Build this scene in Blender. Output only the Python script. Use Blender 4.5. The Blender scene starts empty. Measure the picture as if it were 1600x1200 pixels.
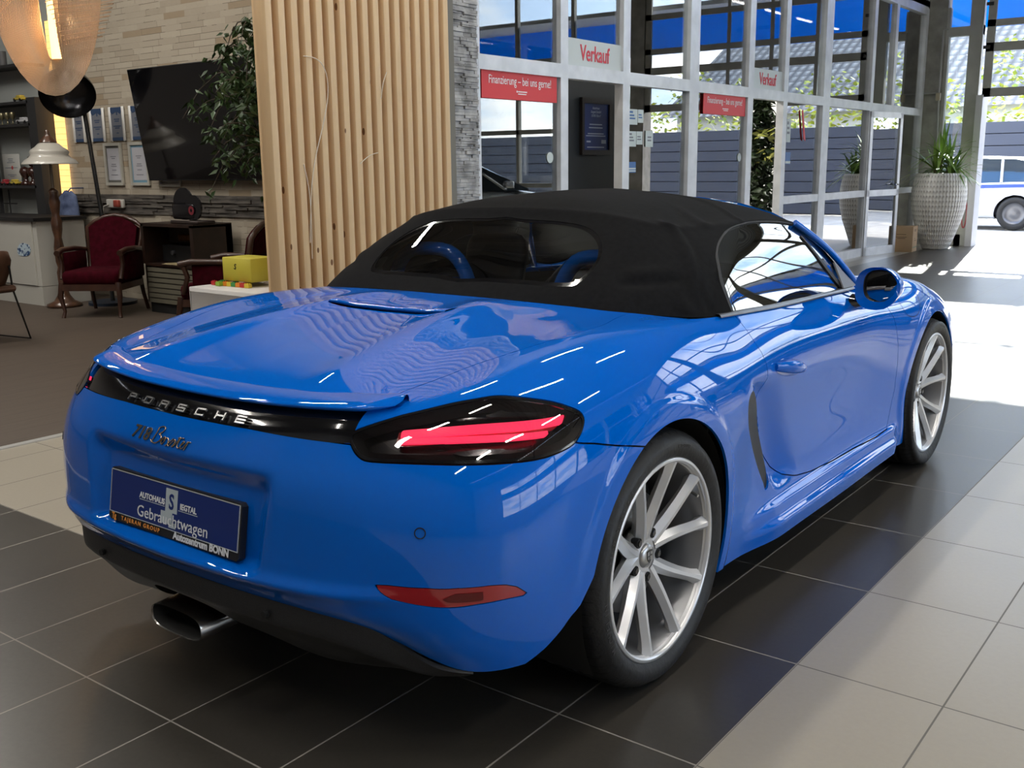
import bpy, bmesh, math, random
import numpy as np
from mathutils import Vector, Matrix
random.seed(7)
S = bpy.context.scene
COL = S.collection

# ---------------------------------------------------------------- camera
cam_d = bpy.data.cameras.new('camera'); cam = bpy.data.objects.new('camera', cam_d); COL.objects.link(cam)
CAMP = (2.0859, -2.2347, 1.3561); YAW, PITCH, ROLL, FPX = -0.6502, 0.2110, -0.0115, 1591.32
def _camrot():
    cy, sy, cp, sp = math.cos(YAW), math.sin(YAW), math.cos(PITCH), math.sin(PITCH)
    f = Vector((sy*cp, cy*cp, -sp)); r = Vector((cy, -sy, 0)); u = r.cross(f)
    c, s = math.cos(ROLL), math.sin(ROLL)
    r2 = c*r + s*u; u2 = -s*r + c*u
    return Matrix((r2, u2, -f)).transposed()
cam.matrix_world = Matrix.Translation(CAMP) @ _camrot().to_4x4()
cam_d.sensor_fit = 'HORIZONTAL'; cam_d.sensor_width = 36.0; cam_d.lens = 36.0*FPX/1600.0
cam_d.clip_start = 0.05; cam_d.clip_end = 300
S.camera = cam

# ---------------------------------------------------------------- view
S.view_settings.view_transform = 'Standard'; S.view_settings.look = 'None'
S.view_settings.gamma = 1.0; S.view_settings.use_curve_mapping = False
S.view_settings.exposure = EXPO = 1.0
S.cycles.max_bounces = 10; S.cycles.glossy_bounces = 6; S.cycles.transmission_bounces = 8
S.cycles.transparent_max_bounces = 12; S.cycles.diffuse_bounces = 4
S.cycles.sample_clamp_indirect = 6.0; S.cycles.caustics_reflective = False; S.cycles.caustics_refractive = False
S.cycles.use_denoising = True
try: S.cycles.denoiser = 'OPENIMAGEDENOISE'
except Exception: pass
# ---------------------------------------------------------------- world: blue sky with broken cloud
W = bpy.data.worlds.new('sky'); S.world = W; W.use_nodes = True
nt = W.node_tree; nt.nodes.clear()
def wn(t, **k):
    n = nt.nodes.new(t)
    for a, b in k.items(): setattr(n, a, b)
    return n
_tc = wn('ShaderNodeTexCoord'); _sep = wn('ShaderNodeSeparateXYZ')
nt.links.new(_tc.outputs['Generated'], _sep.inputs[0])
# clouds live on a flat layer: direction.xy / (z + .18)
_add = wn('ShaderNodeMath', operation='ADD'); _add.inputs[1].default_value = 0.22; nt.links.new(_sep.outputs[2], _add.inputs[0])
_mx = wn('ShaderNodeMath', operation='MAXIMUM'); _mx.inputs[1].default_value = 0.06; nt.links.new(_add.outputs[0], _mx.inputs[0])
_dx = wn('ShaderNodeMath', operation='DIVIDE'); _dy = wn('ShaderNodeMath', operation='DIVIDE')
nt.links.new(_sep.outputs[0], _dx.inputs[0]); nt.links.new(_mx.outputs[0], _dx.inputs[1])
nt.links.new(_sep.outputs[1], _dy.inputs[0]); nt.links.new(_mx.outputs[0], _dy.inputs[1])
_cb = wn('ShaderNodeCombineXYZ'); nt.links.new(_dx.outputs[0], _cb.inputs[0]); nt.links.new(_dy.outputs[0], _cb.inputs[1])
_no = wn('ShaderNodeTexNoise'); _no.inputs['Scale'].default_value = 1.7; _no.inputs['Detail'].default_value = 7; _no.inputs['Roughness'].default_value = 0.55
nt.links.new(_cb.outputs[0], _no.inputs['Vector'])
_cr = wn('ShaderNodeValToRGB'); _cr.color_ramp.elements[0].position = 0.40; _cr.color_ramp.elements[1].position = 0.58
nt.links.new(_no.outputs['Fac'], _cr.inputs[0])
_gr = wn('ShaderNodeValToRGB')
_gr.color_ramp.elements[0].position = 0.0; _gr.color_ramp.elements[0].color = (0.55, 0.68, 0.86, 1)
_gr.color_ramp.elements[1].position = 0.7; _gr.color_ramp.elements[1].color = (0.14, 0.33, 0.72, 1)
nt.links.new(_sep.outputs[2], _gr.inputs[0])
_mix = wn('ShaderNodeMix', data_type='RGBA'); _mix.inputs[7].default_value = (1.0, 1.0, 1.0, 1)
nt.links.new(_cr.outputs[0], _mix.inputs[0]); nt.links.new(_gr.outputs[0], _mix.inputs[6])
_bg = wn('ShaderNodeBackground'); _bg.inputs[1].default_value = 3.8
_out = wn('ShaderNodeOutputWorld')
nt.links.new(_mix.outputs[2], _bg.inputs[0]); nt.links.new(_bg.outputs[0], _out.inputs[0])

# low sun shining in through the open door at the far end
sd = bpy.data.lights.new('sun', 'SUN'); sd.energy = 10.5; sd.angle = math.radians(0.6); sd.color = (1.0, 0.95, 0.88)
sun = bpy.data.objects.new('sun', sd); COL.objects.link(sun)
sun.rotation_euler = Vector((0.17, -0.98, -0.56)).to_track_quat('-Z', 'Y').to_euler()
# ---------------------------------------------------------------- materials
MATS = {}
def mat(name, col=(.8,.8,.8), rough=.5, metal=0.0, coat=0.0, emis=None, estr=0.0, spec=.5, alpha=1.0, trans=0.0, ior=1.5, coatr=.03):
    if name in MATS: return MATS[name]
    m = bpy.data.materials.new(name); m.use_nodes = True
    b = m.node_tree.nodes['Principled BSDF']
    b.inputs['Base Color'].default_value = (*col, 1); b.inputs['Roughness'].default_value = rough
    b.inputs['Metallic'].default_value = metal; b.inputs['Coat Weight'].default_value = coat
    b.inputs['Coat Roughness'].default_value = coatr
    b.inputs['Specular IOR Level'].default_value = spec; b.inputs['Alpha'].default_value = alpha
    b.inputs['Transmission Weight'].default_value = trans; b.inputs['IOR'].default_value = ior
    if emis is not None:
        b.inputs['Emission Color'].default_value = (*emis, 1); b.inputs['Emission Strength'].default_value = estr
    MATS[name] = m
    return m
def noise_mat(name, c1, c2, scale=8, rough=.6, bump=0.0, detail=4, stretch=(1,1,1), metal=0.0, coat=0.0, bscale=None, p0=.35, p1=.65, coord='Object'):
    """two colours mixed by noise, with optional bump"""
    if name in MATS: return MATS[name]
    m = mat(name, c1, rough, metal, coat); t = m.node_tree; b = t.nodes['Principled BSDF']
    tc = t.nodes.new('ShaderNodeTexCoord'); mp = t.nodes.new('ShaderNodeMapping'); mp.inputs['Scale'].default_value = stretch
    t.links.new(tc.outputs[coord], mp.inputs[0])
    n = t.nodes.new('ShaderNodeTexNoise'); n.inputs['Scale'].default_value = scale; n.inputs['Detail'].default_value = detail
    t.links.new(mp.outputs[0], n.inputs['Vector'])
    r = t.nodes.new('ShaderNodeValToRGB'); r.color_ramp.elements[0].position = p0; r.color_ramp.elements[1].position = p1
    r.color_ramp.elements[0].color = (*c1, 1); r.color_ramp.elements[1].color = (*c2, 1)
    t.links.new(n.outputs['Fac'], r.inputs[0]); t.links.new(r.outputs[0], b.inputs['Base Color'])
    if bump:
        n2 = n
        if bscale:
            n2 = t.nodes.new('ShaderNodeTexNoise'); n2.inputs['Scale'].default_value = bscale; n2.inputs['Detail'].default_value = 3
            t.links.new(mp.outputs[0], n2.inputs['Vector'])
        bp = t.nodes.new('ShaderNodeBump'); bp.inputs['Strength'].default_value = bump; bp.inputs['Distance'].default_value = .02
        t.links.new(n2.outputs['Fac'], bp.inputs['Height']); t.links.new(bp.outputs[0], b.inputs['Normal'])
    return m
def glass_mat(name, tint=(.9,.95,.95), transp=.85, rough=0.0, refl=1.0):
    """thin pane: see-through with a mirror reflection that grows at grazing angles"""
    if name in MATS: return MATS[name]
    m = bpy.data.materials.new(name); m.use_nodes = True; t = m.node_tree; t.nodes.clear()
    o = t.nodes.new('ShaderNodeOutputMaterial'); mx = t.nodes.new('ShaderNodeMixShader')
    tr = t.nodes.new('ShaderNodeBsdfTransparent'); tr.inputs[0].default_value = (*[c*transp for c in tint], 1)
    gl = t.nodes.new('ShaderNodeBsdfGlossy'); gl.inputs['Roughness'].default_value = rough; gl.inputs['Color'].default_value = (refl, refl, refl, 1)
    fr = t.nodes.new('ShaderNodeFresnel'); fr.inputs['IOR'].default_value = 1.52
    ml = t.nodes.new('ShaderNodeMath'); ml.operation = 'MULTIPLY_ADD'; ml.inputs[1].default_value = 1.8; ml.inputs[2].default_value = 0.03; ml.use_clamp = True
    t.links.new(fr.outputs[0], ml.inputs[0]); t.links.new(ml.outputs[0], mx.inputs[0])
    t.links.new(tr.outputs[0], mx.inputs[1]); t.links.new(gl.outputs[0], mx.inputs[2]); t.links.new(mx.outputs[0], o.inputs[0])
    MATS[name] = m
    return m

# ---------------------------------------------------------------- object helpers
def link(o, parent=None):
    COL.objects.link(o)
    if parent is not None: o.parent = parent
    return o
def tag(o, label=None, cat=None, group=None, kind=None):
    if label: o['label'] = label
    if cat: o['category'] = cat
    if group: o['group'] = group
    if kind: o['kind'] = kind
    return o
def empty(name, loc=(0,0,0), rz=0.0, label=None, cat=None, group=None):
    o = bpy.data.objects.new(name, None); link(o); o.location = loc; o.rotation_euler = (0,0,rz); o.empty_display_size = .1
    return tag(o, label, cat, group)
class MB:
    def __init__(s): s.v = []; s.f = []; s.sm = []
    def add(s, vs, fs, smooth=False):
        b = len(s.v); s.v += [tuple(v) for v in vs]; s.f += [tuple(i+b for i in f) for f in fs]; s.sm += [smooth]*len(fs)
        return s
    def box(s, a, b, M=None):
        x0,y0,z0 = a; x1,y1,z1 = b
        vs = [Vector(p) for p in ((x0,y0,z0),(x1,y0,z0),(x1,y1,z0),(x0,y1,z0),(x0,y0,z1),(x1,y0,z1),(x1,y1,z1),(x0,y1,z1))]
        if M is not None: vs = [M @ v for v in vs]
        return s.add(vs, [(0,3,2,1),(4,5,6,7),(0,1,5,4),(1,2,6,5),(2,3,7,6),(3,0,4,7)])
    def rbox(s, a, b, r=.01, seg=3, M=None):
        """box with rounded edges"""
        bm = bmesh.new(); bmesh.ops.create_cube(bm, size=1.0)
        for v in bm.verts: v.co = Vector([(a[i]+b[i])/2 + v.co[i]*(b[i]-a[i]) for i in range(3)])
        bmesh.ops.bevel(bm, geom=bm.edges[:], offset=r, segments=seg, profile=.5, affect='EDGES')
        if M is not None: bmesh.ops.transform(bm, matrix=M, verts=bm.verts[:])
        s.from_bm(bm, True); bm.free(); return s
    def from_bm(s, bm, smooth=False):
        bm.verts.index_update()
        s.add([v.co[:] for v in bm.verts], [tuple(v.index for v in f.verts) for f in bm.faces], smooth); return s
    def cyl(s, p0, p1, r0, r1=None, n=16, caps=True, smooth=True):
        p0, p1 = Vector(p0), Vector(p1); r1 = r0 if r1 is None else r1
        d = (p1-p0).normalized(); u = d.orthogonal().normalized(); w = d.cross(u)
        vs = []
        for p, r in ((p0, r0), (p1, r1)):
            for k in range(n):
                a = 2*math.pi*k/n; vs.append(p + (u*math.cos(a)+w*math.sin(a))*r)
        s.add(vs, [(k, (k+1)%n, n+(k+1)%n, n+k) for k in range(n)], smooth)
        if caps: s.add(vs, [tuple(range(n-1,-1,-1)), tuple(range(n, 2*n))])
        return s
    def tube(s, pts, r, n=8, closed=False, caps=True):
        """swept round tube; r is a number or one radius per point"""
        P = [Vector(p) for p in pts]; m = len(P); R = r if hasattr(r, '__len__') else [r]*m
        vs = []; prev = None
        for i in range(m):
            a = P[(i-1)%m] if (i > 0 or closed) else P[i]; b = P[(i+1)%m] if (i < m-1 or closed) else P[i]
            d = (b-a); d = d.normalized() if d.length > 1e-9 else Vector((0,0,1))
            if prev is None: u = d.orthogonal().normalized()
            else:
                u = prev - d*prev.dot(d); u = u.normalized() if u.length > 1e-6 else d.orthogonal().normalized()
            prev = u; w = d.cross(u)
            for k in range(n):
                t = 2*math.pi*k/n; vs.append(P[i] + (u*math.cos(t)+w*math.sin(t))*R[i])
        fs = []
        for i in range(m if closed else m-1):
            j = (i+1) % m
            for k in range(n): fs.append((i*n+k, i*n+(k+1)%n, j*n+(k+1)%n, j*n+k))
        s.add(vs, fs, True)
        if caps and not closed: s.add(vs, [tuple(range(n-1,-1,-1)), tuple((m-1)*n+k for k in range(n))])
        return s
    def lathe(s, prof, c=(0,0,0), n=32, axis='z', smooth=True, M=None, capends=False):
        """prof: list of (r, h)"""
        vs = []
        for r, h in prof:
            for k in range(n):
                a = 2*math.pi*k/n; x, y = r*math.cos(a), r*math.sin(a)
                v = {'z': (x,y,h), 'x': (h,x,y), 'y': (y,h,x)}[axis]
                v = Vector(v)+Vector(c)
                vs.append(M @ v if M is not None else v)
        fs = [(i*n+k, i*n+(k+1)%n, (i+1)*n+(k+1)%n, (i+1)*n+k) for i in range(len(prof)-1) for k in range(n)]
        s.add(vs, fs, smooth)
        if capends: s.add(vs, [tuple(range(n-1,-1,-1)), tuple((len(prof)-1)*n+k for k in range(n))])
        return s
    def prism(s, poly, z0, z1, M=None):
        """poly (x,y) outline extruded z0..z1, then moved by M"""
        n = len(poly); vs = [Vector((x,y,z0)) for x,y in poly]+[Vector((x,y,z1)) for x,y in poly]
        if M is not None: vs = [M @ v for v in vs]
        return s.add(vs, [tuple(range(n-1,-1,-1)), tuple(range(n,2*n))]+[(k,(k+1)%n,n+(k+1)%n,n+k) for k in range(n)])
    def grid(s, G, closed_u=False, smooth=True):
        """G: list of rows of points"""
        m, n = len(G), len(G[0]); vs = [p for row in G for p in row]
        fs = [(i*n+j, i*n+(j+1)%n, (i+1)*n+(j+1)%n, (i+1)*n+j) for i in range(m-1) for j in range(n if closed_u else n-1)]
        return s.add(vs, fs, smooth)
    def build(s, name, material=None, parent=None, loc=None, fixn=False):
        me = bpy.data.meshes.new(name); me.from_pydata([tuple(v) for v in s.v], [], s.f); me.update()
        me.polygons.foreach_set('use_smooth', s.sm)
        if fixn:
            bm = bmesh.new(); bm.from_mesh(me); bmesh.ops.recalc_face_normals(bm, faces=bm.faces[:]); bm.to_mesh(me); bm.free()
        o = bpy.data.objects.new(name, me)
        if material is not None: me.materials.append(material)
        link(o, parent)
        if loc is not None: o.location = loc
        return o
def struct(o): o['kind'] = 'structure'; return o
def text_mesh(name, body, size, material, parent, M, depth=.002, spacing=1.0, xs=1.0, shear=0.0, offset=0.0, align='CENTER', bevel=0.0):
    """lettering as a mesh, in the plane of M's x-y"""
    c = bpy.data.curves.new(name, 'FONT'); c.body = body; c.size = size; c.extrude = depth; c.align_x = align; c.align_y = 'CENTER'
    c.space_character = spacing; c.shear = shear; c.offset = offset; c.resolution_u = 3
    o = bpy.data.objects.new(name+'_tmp', c); COL.objects.link(o)
    dg = bpy.context.evaluated_depsgraph_get(); me = bpy.data.meshes.new_from_object(o.evaluated_get(dg)); me.name = name
    bpy.data.objects.remove(o); bpy.data.curves.remove(c)
    me.transform(M @ Matrix.Diagonal((xs,1,1,1)))
    me.materials.clear(); me.materials.append(material)
    ob = bpy.data.objects.new(name, me); link(ob, parent); return ob
def frame_matrix(origin, xdir, ydir):
    x = Vector(xdir).normalized(); y = Vector(ydir); y = (y - x*y.dot(x)).normalized(); z = x.cross(y)
    M = Matrix((x,y,z)).transposed().to_4x4(); M.translation = Vector(origin); return M
def copy_tree(o, parent=None):
    c = o.copy(); link(c); c.parent = parent
    for ch in [x for x in list(bpy.data.objects) if x.parent == o]: copy_tree(ch, c)
    return c

# ---------------------------------------------------------------- curved sheet metal
def bspline(P, n):
    """uniform cubic B-spline through axis 0 of array P (end points kept), n samples per span"""
    P = np.asarray(P, float); a = 2*P[0]-P[1]; b = 2*P[-1]-P[-2]
    Q = np.concatenate([a[None], P, b[None]]); out = []
    m = len(P)-1
    for i in range(m):
        ts = np.arange(n)/n if i < m-1 else np.arange(n+1)/n
        for t in ts:
            w = np.array([(1-t)**3, 3*t**3-6*t*t+4, -3*t**3+3*t*t+3*t+1, t**3])/6
            out.append(np.tensordot(w, Q[i:i+4], 1))
    return np.array(out)
def prefilter(P, k=0.75):
    """push control points out so that the spline passes near them"""
    P = np.asarray(P, float); Q = P.copy()
    for _ in range(6):
        e = Q.copy(); e[1:-1] = (Q[:-2]+4*Q[1:-1]+Q[2:])/6
        Q += (P-e)*1.0
    return P+(Q-P)*k
def grid_normals(G):
    du = np.gradient(G, axis=0); dv = np.gradient(G, axis=1)
    n = np.cross(dv, du); l = np.linalg.norm(n, axis=2, keepdims=True); l[l < 1e-12] = 1
    return n/l
def sdf_poly(P, poly):
    """signed distance of points P (n,2) to closed polygon, > 0 inside"""
    P = np.asarray(P, float); A = np.asarray(poly, float); B = np.roll(A, -1, 0)
    d2 = np.full(len(P), 1e9); inside = np.zeros(len(P), bool)
    for a, b in zip(A, B):
        e = b-a; w = P-a; t = np.clip((w@e)/max(e@e, 1e-12), 0, 1)
        d2 = np.minimum(d2, ((w-t[:,None]*e)**2).sum(1))
        c = ((a[1] > P[:,1]) != (b[1] > P[:,1]))
        with np.errstate(divide='ignore', invalid='ignore'):
            xi = a[0]+(P[:,1]-a[1])*(b[0]-a[0])/(b[1]-a[1])
        inside ^= c & (P[:,0] < xi)
    return np.where(inside, 1, -1)*np.sqrt(d2)
def smooth_poly(poly, n=6):
    """closed rounded outline through the given points (Catmull-Rom)"""
    A = np.asarray(poly, float); m = len(A); out = []
    for i in range(m):
        p0, p1, p2, p3 = A[(i-1)%m], A[i], A[(i+1)%m], A[(i+2)%m]
        for k in range(n):
            t = k/n; out.append(.5*((2*p1)+(-p0+p2)*t+(2*p0-5*p1+4*p2-p3)*t*t+(-p0+3*p1-3*p2+p3)*t**3))
    return np.array(out)
class Sheet:
    """curved sheet; V columns: x, y, z, then surface coordinates (along the ring, up the ring)"""
    def __init__(s, V, N, F): s.V = V; s.N = N; s.F = F
    @staticmethod
    def from_grid(G, N):
        m, n = G.shape[:2]; F = [(i*n+j, i*n+j+1, (i+1)*n+j+1, (i+1)*n+j) for i in range(m-1) for j in range(n-1)]
        return Sheet(G.reshape(m*n,-1).copy(), N.reshape(-1,3).copy(), F)
    def clip(s, f):
        """keep the part where f (one value per vertex) >= 0"""
        f = np.asarray(f, float).copy(); f[np.abs(f) < 1e-7] = 1e-7
        V = list(s.V); N = list(s.N); pos = f > 0; F = []; cut = {}
        for face in s.F:
            k = sum(pos[i] for i in face)
            if k == len(face): F.append(face)
            elif k:
                g = []
                for a, b in zip(face, face[1:]+face[:1]):
                    if pos[a]: g.append(a)
                    if pos[a] != pos[b]:
                        e = (min(a,b), max(a,b))
                        if e not in cut:
                            t = f[e[0]]/(f[e[0]]-f[e[1]]); cut[e] = len(V)
                            V.append(s.V[e[0]]*(1-t)+s.V[e[1]]*t); q = s.N[e[0]]*(1-t)+s.N[e[1]]*t; N.append(q/max(np.linalg.norm(q),1e-9))
                        g.append(cut[e])
                if len(g) > 2: F.append(tuple(g))
        used = sorted({i for g in F for i in g}); mp = {o: k for k, o in enumerate(used)}
        if not used: return Sheet(np.zeros((0,s.V.shape[1])), np.zeros((0,3)), [])
        return Sheet(np.array(V)[used], np.array(N)[used], [tuple(mp[i] for i in g) for g in F])
    def mirror(s):
        m = np.array([-1,1,1]); V = s.V.copy(); V[:,0] *= -1; return Sheet(V, s.N*m, [g[::-1] for g in s.F])
    def join(s, o):
        b = len(s.V); return Sheet(np.concatenate([s.V,o.V]), np.concatenate([s.N,o.N]), s.F+[tuple(i+b for i in g) for g in o.F])
    def offset(s, d):
        V = s.V.copy(); V[:,:3] += s.N*d; return Sheet(V, s.N, list(s.F))
    def build(s, name, material, parent, flange=.008, off=0.0, seam=None):
        """mesh with a thin folded edge; seam: vertices with |x| below it get no fold (centre line)"""
        V = s.V[:,:3]+s.N*off; N = s.N; F = list(s.F); n0 = len(V)
        cnt = {}
        for g in F:
            for a, b in zip(g, g[1:]+g[:1]): cnt[(a,b)] = 1
        edges = [(a,b) for (a,b) in cnt if (b,a) not in cnt]
        if seam is not None: edges = [(a,b) for a,b in edges if abs(V[a][0]) > seam or abs(V[b][0]) > seam]
        loopn = [N[i] for g in F for i in g]; Vl = [V]; 
        if flange and edges:
            ids = sorted({i for e in edges for i in e}); mp = {o: n0+k for k, o in enumerate(ids)}
            Vl.append(np.array([V[i]-N[i]*flange for i in ids]))
            for a, b in edges:
                e = V[b]-V[a]; q = np.cross(N[a], e); l = np.linalg.norm(q); q = -q/l if l > 1e-9 else N[a]
                F.append((b, a, mp[a], mp[b])); loopn += [q]*4
        me = bpy.data.meshes.new(name); me.from_pydata(np.concatenate(Vl).tolist(), [], F); me.update()
        me.polygons.foreach_set('use_smooth', [True]*len(F))
        if len(me.loops) == len(loopn): me.normals_split_custom_set([tuple(q) for q in loopn])
        me.materials.append(material)
        o = bpy.data.objects.new(name, me); link(o, parent); return o
RED_LENS = mat('red lens', (.30,.004,.01), .12, coat=1.0)
PAINT = mat('car paint', (0.0, 0.110, 0.54), .5, 0.0, 1.0, spec=.0, coatr=.012)
BLACK_PL = mat('black plastic', (.012,.012,.013), .45); GLOSS_BLACK = mat('gloss black', (.004,.004,.005), .08, coat=1.0)
DARK = mat('dark cavity', (.004,.004,.004), .9); RUBBER = mat('rubber', (.009,.009,.010), .6)
CHROME = mat('chrome', (.75,.75,.76), .12, 1.0)
PAINT.node_tree.nodes['Principled BSDF'].inputs['Coat IOR'].default_value = 1.52
# ================================================================ THE PLACE
GX = -2.92; YE = 15.5; ZC = 7.0; XR = 9.0; YB = -6.5
class NT:
    """small helper for node maths"""
    def __init__(s, m): s.t = m.node_tree; s.l = s.t.links
    def m(s, op, *a, clamp=False):
        n = s.t.nodes.new('ShaderNodeMath'); n.operation = op; n.use_clamp = clamp
        for i, v in enumerate(a):
            if hasattr(v, 'node'): s.l.new(v, n.inputs[i])
            else: n.inputs[i].default_value = v
        return n.outputs[0]
    def mix(s, f, a, b):
        n = s.t.nodes.new('ShaderNodeMix'); n.data_type = 'RGBA'
        for i, v in ((0, f), (6, a), (7, b)):
            if hasattr(v, 'node'): s.l.new(v, n.inputs[i])
            else: n.inputs[i].default_value = (*v, 1) if hasattr(v, '__len__') else v
        return n.outputs[2]
    def noise(s, vec, scale, detail=4, rough=.5):
        n = s.t.nodes.new('ShaderNodeTexNoise'); n.inputs['Scale'].default_value = scale; n.inputs['Detail'].default_value = detail; n.inputs['Roughness'].default_value = rough
        s.l.new(vec, n.inputs['Vector']); return n.outputs['Fac']
    def coord(s, k='Object'): return s.t.nodes.new('ShaderNodeTexCoord').outputs[k]
    def sep(s, v): n = s.t.nodes.new('ShaderNodeSeparateXYZ'); s.l.new(v, n.inputs[0]); return n.outputs
    def white(s, vec):
        n = s.t.nodes.new('ShaderNodeTexWhiteNoise'); s.l.new(vec, n.inputs['Vector']); return n.outputs['Value']
    def comb(s, x, y, z=0.0):
        n = s.t.nodes.new('ShaderNodeCombineXYZ')
        for i, v in enumerate((x, y, z)):
            if hasattr(v, 'node'): s.l.new(v, n.inputs[i])
            else: n.inputs[i].default_value = v
        return n.outputs[0]
    def bump(s, h, strength, dist=.01):
        n = s.t.nodes.new('ShaderNodeBump'); n.inputs['Strength'].default_value = strength; n.inputs['Distance'].default_value = dist
        s.l.new(h, n.inputs['Height']); s.l.new(n.outputs[0], s.t.nodes['Principled BSDF'].inputs['Normal'])
    def out(s, sock, name):
        s.l.new(sock, s.t.nodes['Principled BSDF'].inputs[name])

# ---- tiled floor
FM = mat('floor tiles', (.1,.1,.1), .3); k = NT(FM)
co = k.coord(); X, Y, Z = k.sep(co)
TX, TY, OX, OY = .385, .6021, 1.139, -.906
gx = k.m('DIVIDE', k.m('SUBTRACT', X, OX), TX); gy = k.m('DIVIDE', k.m('SUBTRACT', Y, OY), TY)
fx = k.m('FRACT', k.m('ADD', gx, 200)); fy = k.m('FRACT', k.m('ADD', gy, 200))
ex = k.m('MULTIPLY', k.m('MINIMUM', fx, k.m('SUBTRACT', 1, fx)), TX); ey = k.m('MULTIPLY', k.m('MINIMUM', fy, k.m('SUBTRACT', 1, fy)), TY)
grout = k.m('LESS_THAN', k.m('MINIMUM', ex, ey), .0024)
r1_ = k.m('GREATER_THAN', X, OX); r2_ = k.m('LESS_THAN', X, -2.50)
r3_ = k.m('MULTIPLY', k.m('MULTIPLY', k.m('GREATER_THAN', Y, OY+TY), k.m('LESS_THAN', Y, 5.1)), k.m('LESS_THAN', X, OX-TX*6))
r2_ = k.m('MULTIPLY', r2_, k.m('GREATER_THAN', Y, OY+TY))
light = k.m('MAXIMUM', r1_, k.m('MAXIMUM', r2_, r3_))
tid = k.comb(k.m('FLOOR', gx), k.m('FLOOR', gy)); tv = k.white(tid)
n2 = k.noise(co, 60, 3, .7); n3 = k.noise(co, 1.1, 3)
dark_c = k.mix(n2, (.030,.0265,.022), (.062,.055,.046)); dark_c = k.mix(k.m('MULTIPLY', tv, .35), dark_c, (.038,.034,.030))
lite_c = k.mix(n2, (.31,.28,.225), (.37,.335,.275)); lite_c = k.mix(k.m('MULTIPLY', n3, .5), lite_c, (.28,.25,.20))
tile_c = k.mix(light, dark_c, lite_c); gr_c = k.mix(light, (.26,.24,.21), (.12,.11,.095))
k.out(k.mix(grout, tile_c, gr_c), 'Base Color')
rg = k.m('ADD', .285, k.m('MULTIPLY', n3, .05)); rg = k.m('ADD', rg, k.m('MULTIPLY', grout, .4)); k.out(rg, 'Roughness')
k.bump(k.m('SUBTRACT', k.m('MULTIPLY', n2, .10), grout), .25, .002)
FM.node_tree.nodes['Principled BSDF'].inputs['Specular IOR Level'].default_value = .55
mb = MB(); mb.box((GX, YB, -.12), (XR, YE+.25, 0)); o = struct(mb.build('floor', FM))
# ---- planked floor of the lounge
WM = mat('dark oak planks', (.1,.07,.05), .55, spec=.3); k = NT(WM); co = k.coord(); X, Y, Z = k.sep(co)
px_ = k.m('DIVIDE', X, .19); pid = k.m('FLOOR', px_); off = k.m('MULTIPLY', k.white(k.comb(pid, 3.0)), 1.6); py_ = k.m('DIVIDE', k.m('ADD', Y, off), 1.6)
st = k.comb(k.m('MULTIPLY', X, 16), k.m('MULTIPLY', Y, 1.3)); g1 = k.noise(st, 2.2, 6, .65); pv = k.white(k.comb(pid, k.m('FLOOR', py_)))
c = k.mix(g1, (.040,.030,.023), (.105,.080,.062)); c = k.mix(k.m('MULTIPLY', pv, .5), c, (.070,.053,.040))
sx_ = k.m('FRACT', k.m('ADD', px_, 100)); seam = k.m('LESS_THAN', k.m('MINIMUM', sx_, k.m('SUBTRACT', 1, sx_)), .010); k.out(k.mix(seam, c, (.03,.022,.017)), 'Base Color')
k.bump(g1, .15, .004)
mb = MB(); mb.box((-13, YB, -.12), (GX-.03, 4.15, 0)); o = struct(mb.build('floor', WM))
mb = MB(); mb.box((GX-.035, YB, -.01), (GX+.012, 1.86, .006)); o = struct(mb.build('trim_1', mat('aluminium edging', (.62,.62,.60), .3, .6)))
# ---- ceiling: trapezoidal sheet on trusses
CM = mat('ceiling sheet', (.25,.265,.28), .5)
mb = MB(); P = []; x = YB
while x < YE+.2:
    P += [(x, ZC), (x+.10, ZC), (x+.125, ZC+.05), (x+.20, ZC+.05), (x+.225, ZC)]; x += .25
mb.grid([[(-13, a, b) for a, b in P], [(XR, a, b) for a, b in P]], smooth=False); o = struct(mb.build('ceiling', CM))
mb = MB(); mb.box((-13, YB, ZC+.06), (XR, YE+.3, ZC+.2)); o = struct(mb.build('ceiling', mat('roof slab', (.3,.3,.3), .8)))
TRM = mat('steel truss paint', (.16,.17,.18), .45)
for yy in (-3.0, 1.5, 6.0):
    mb = MB(); mb.box((-12.8, yy-.06, ZC-.12), (XR, yy+.06, ZC)); mb.box((-12.8, yy-.06, ZC-.95), (XR, yy+.06, ZC-.83))
    x = -12.0; up = True
    while x < XR-1.2:
        a, b = (ZC-.83, ZC-.12) if up else (ZC-.12, ZC-.83); mb.tube([(x,yy,a),(x+1.2,yy,b)], .03, 6); x += 1.2; up = not up
    o = tag(mb.build('roof_truss', TRM), 'grey steel lattice truss under the ceiling', 'truss', 'roof trusses'); o['kind'] = 'structure'
# ---- outer walls not seen directly
WHT = noise_mat('white plaster', (.58,.57,.55), (.64,.63,.61), 4, .8, .05)
mb = MB(); mb.box((-13, YB-.2, 0), (XR+.2, YB, ZC)); struct(mb.build('wall_back', mat('back wall paint', (.17,.17,.18), .7)))
mb = MB(); mb.box((-13.2, YB, 0), (-13, 4.2, ZC)); struct(mb.build('wall_left', mat('lounge side wall', (.22,.20,.18), .8)))
mb = MB(); mb.box((XR, YB, 0), (XR+.2, YE, 1.0)); mb.box((XR, YB, 4.6), (XR+.2, YE, ZC)); mb.box((XR, YB, 1), (XR+.2, -3.0, 4.6)); mb.box((XR, 12.5, 1), (XR+.2, YE, 4.6)); struct(mb.build('wall_right', WHT))
ALU = noise_mat('brushed aluminium frame', (.55,.56,.58), (.66,.67,.69), 6, .4, 0, metal=.25)
PANE = glass_mat('clear glass', (.93,.96,.96), .93)
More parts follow.
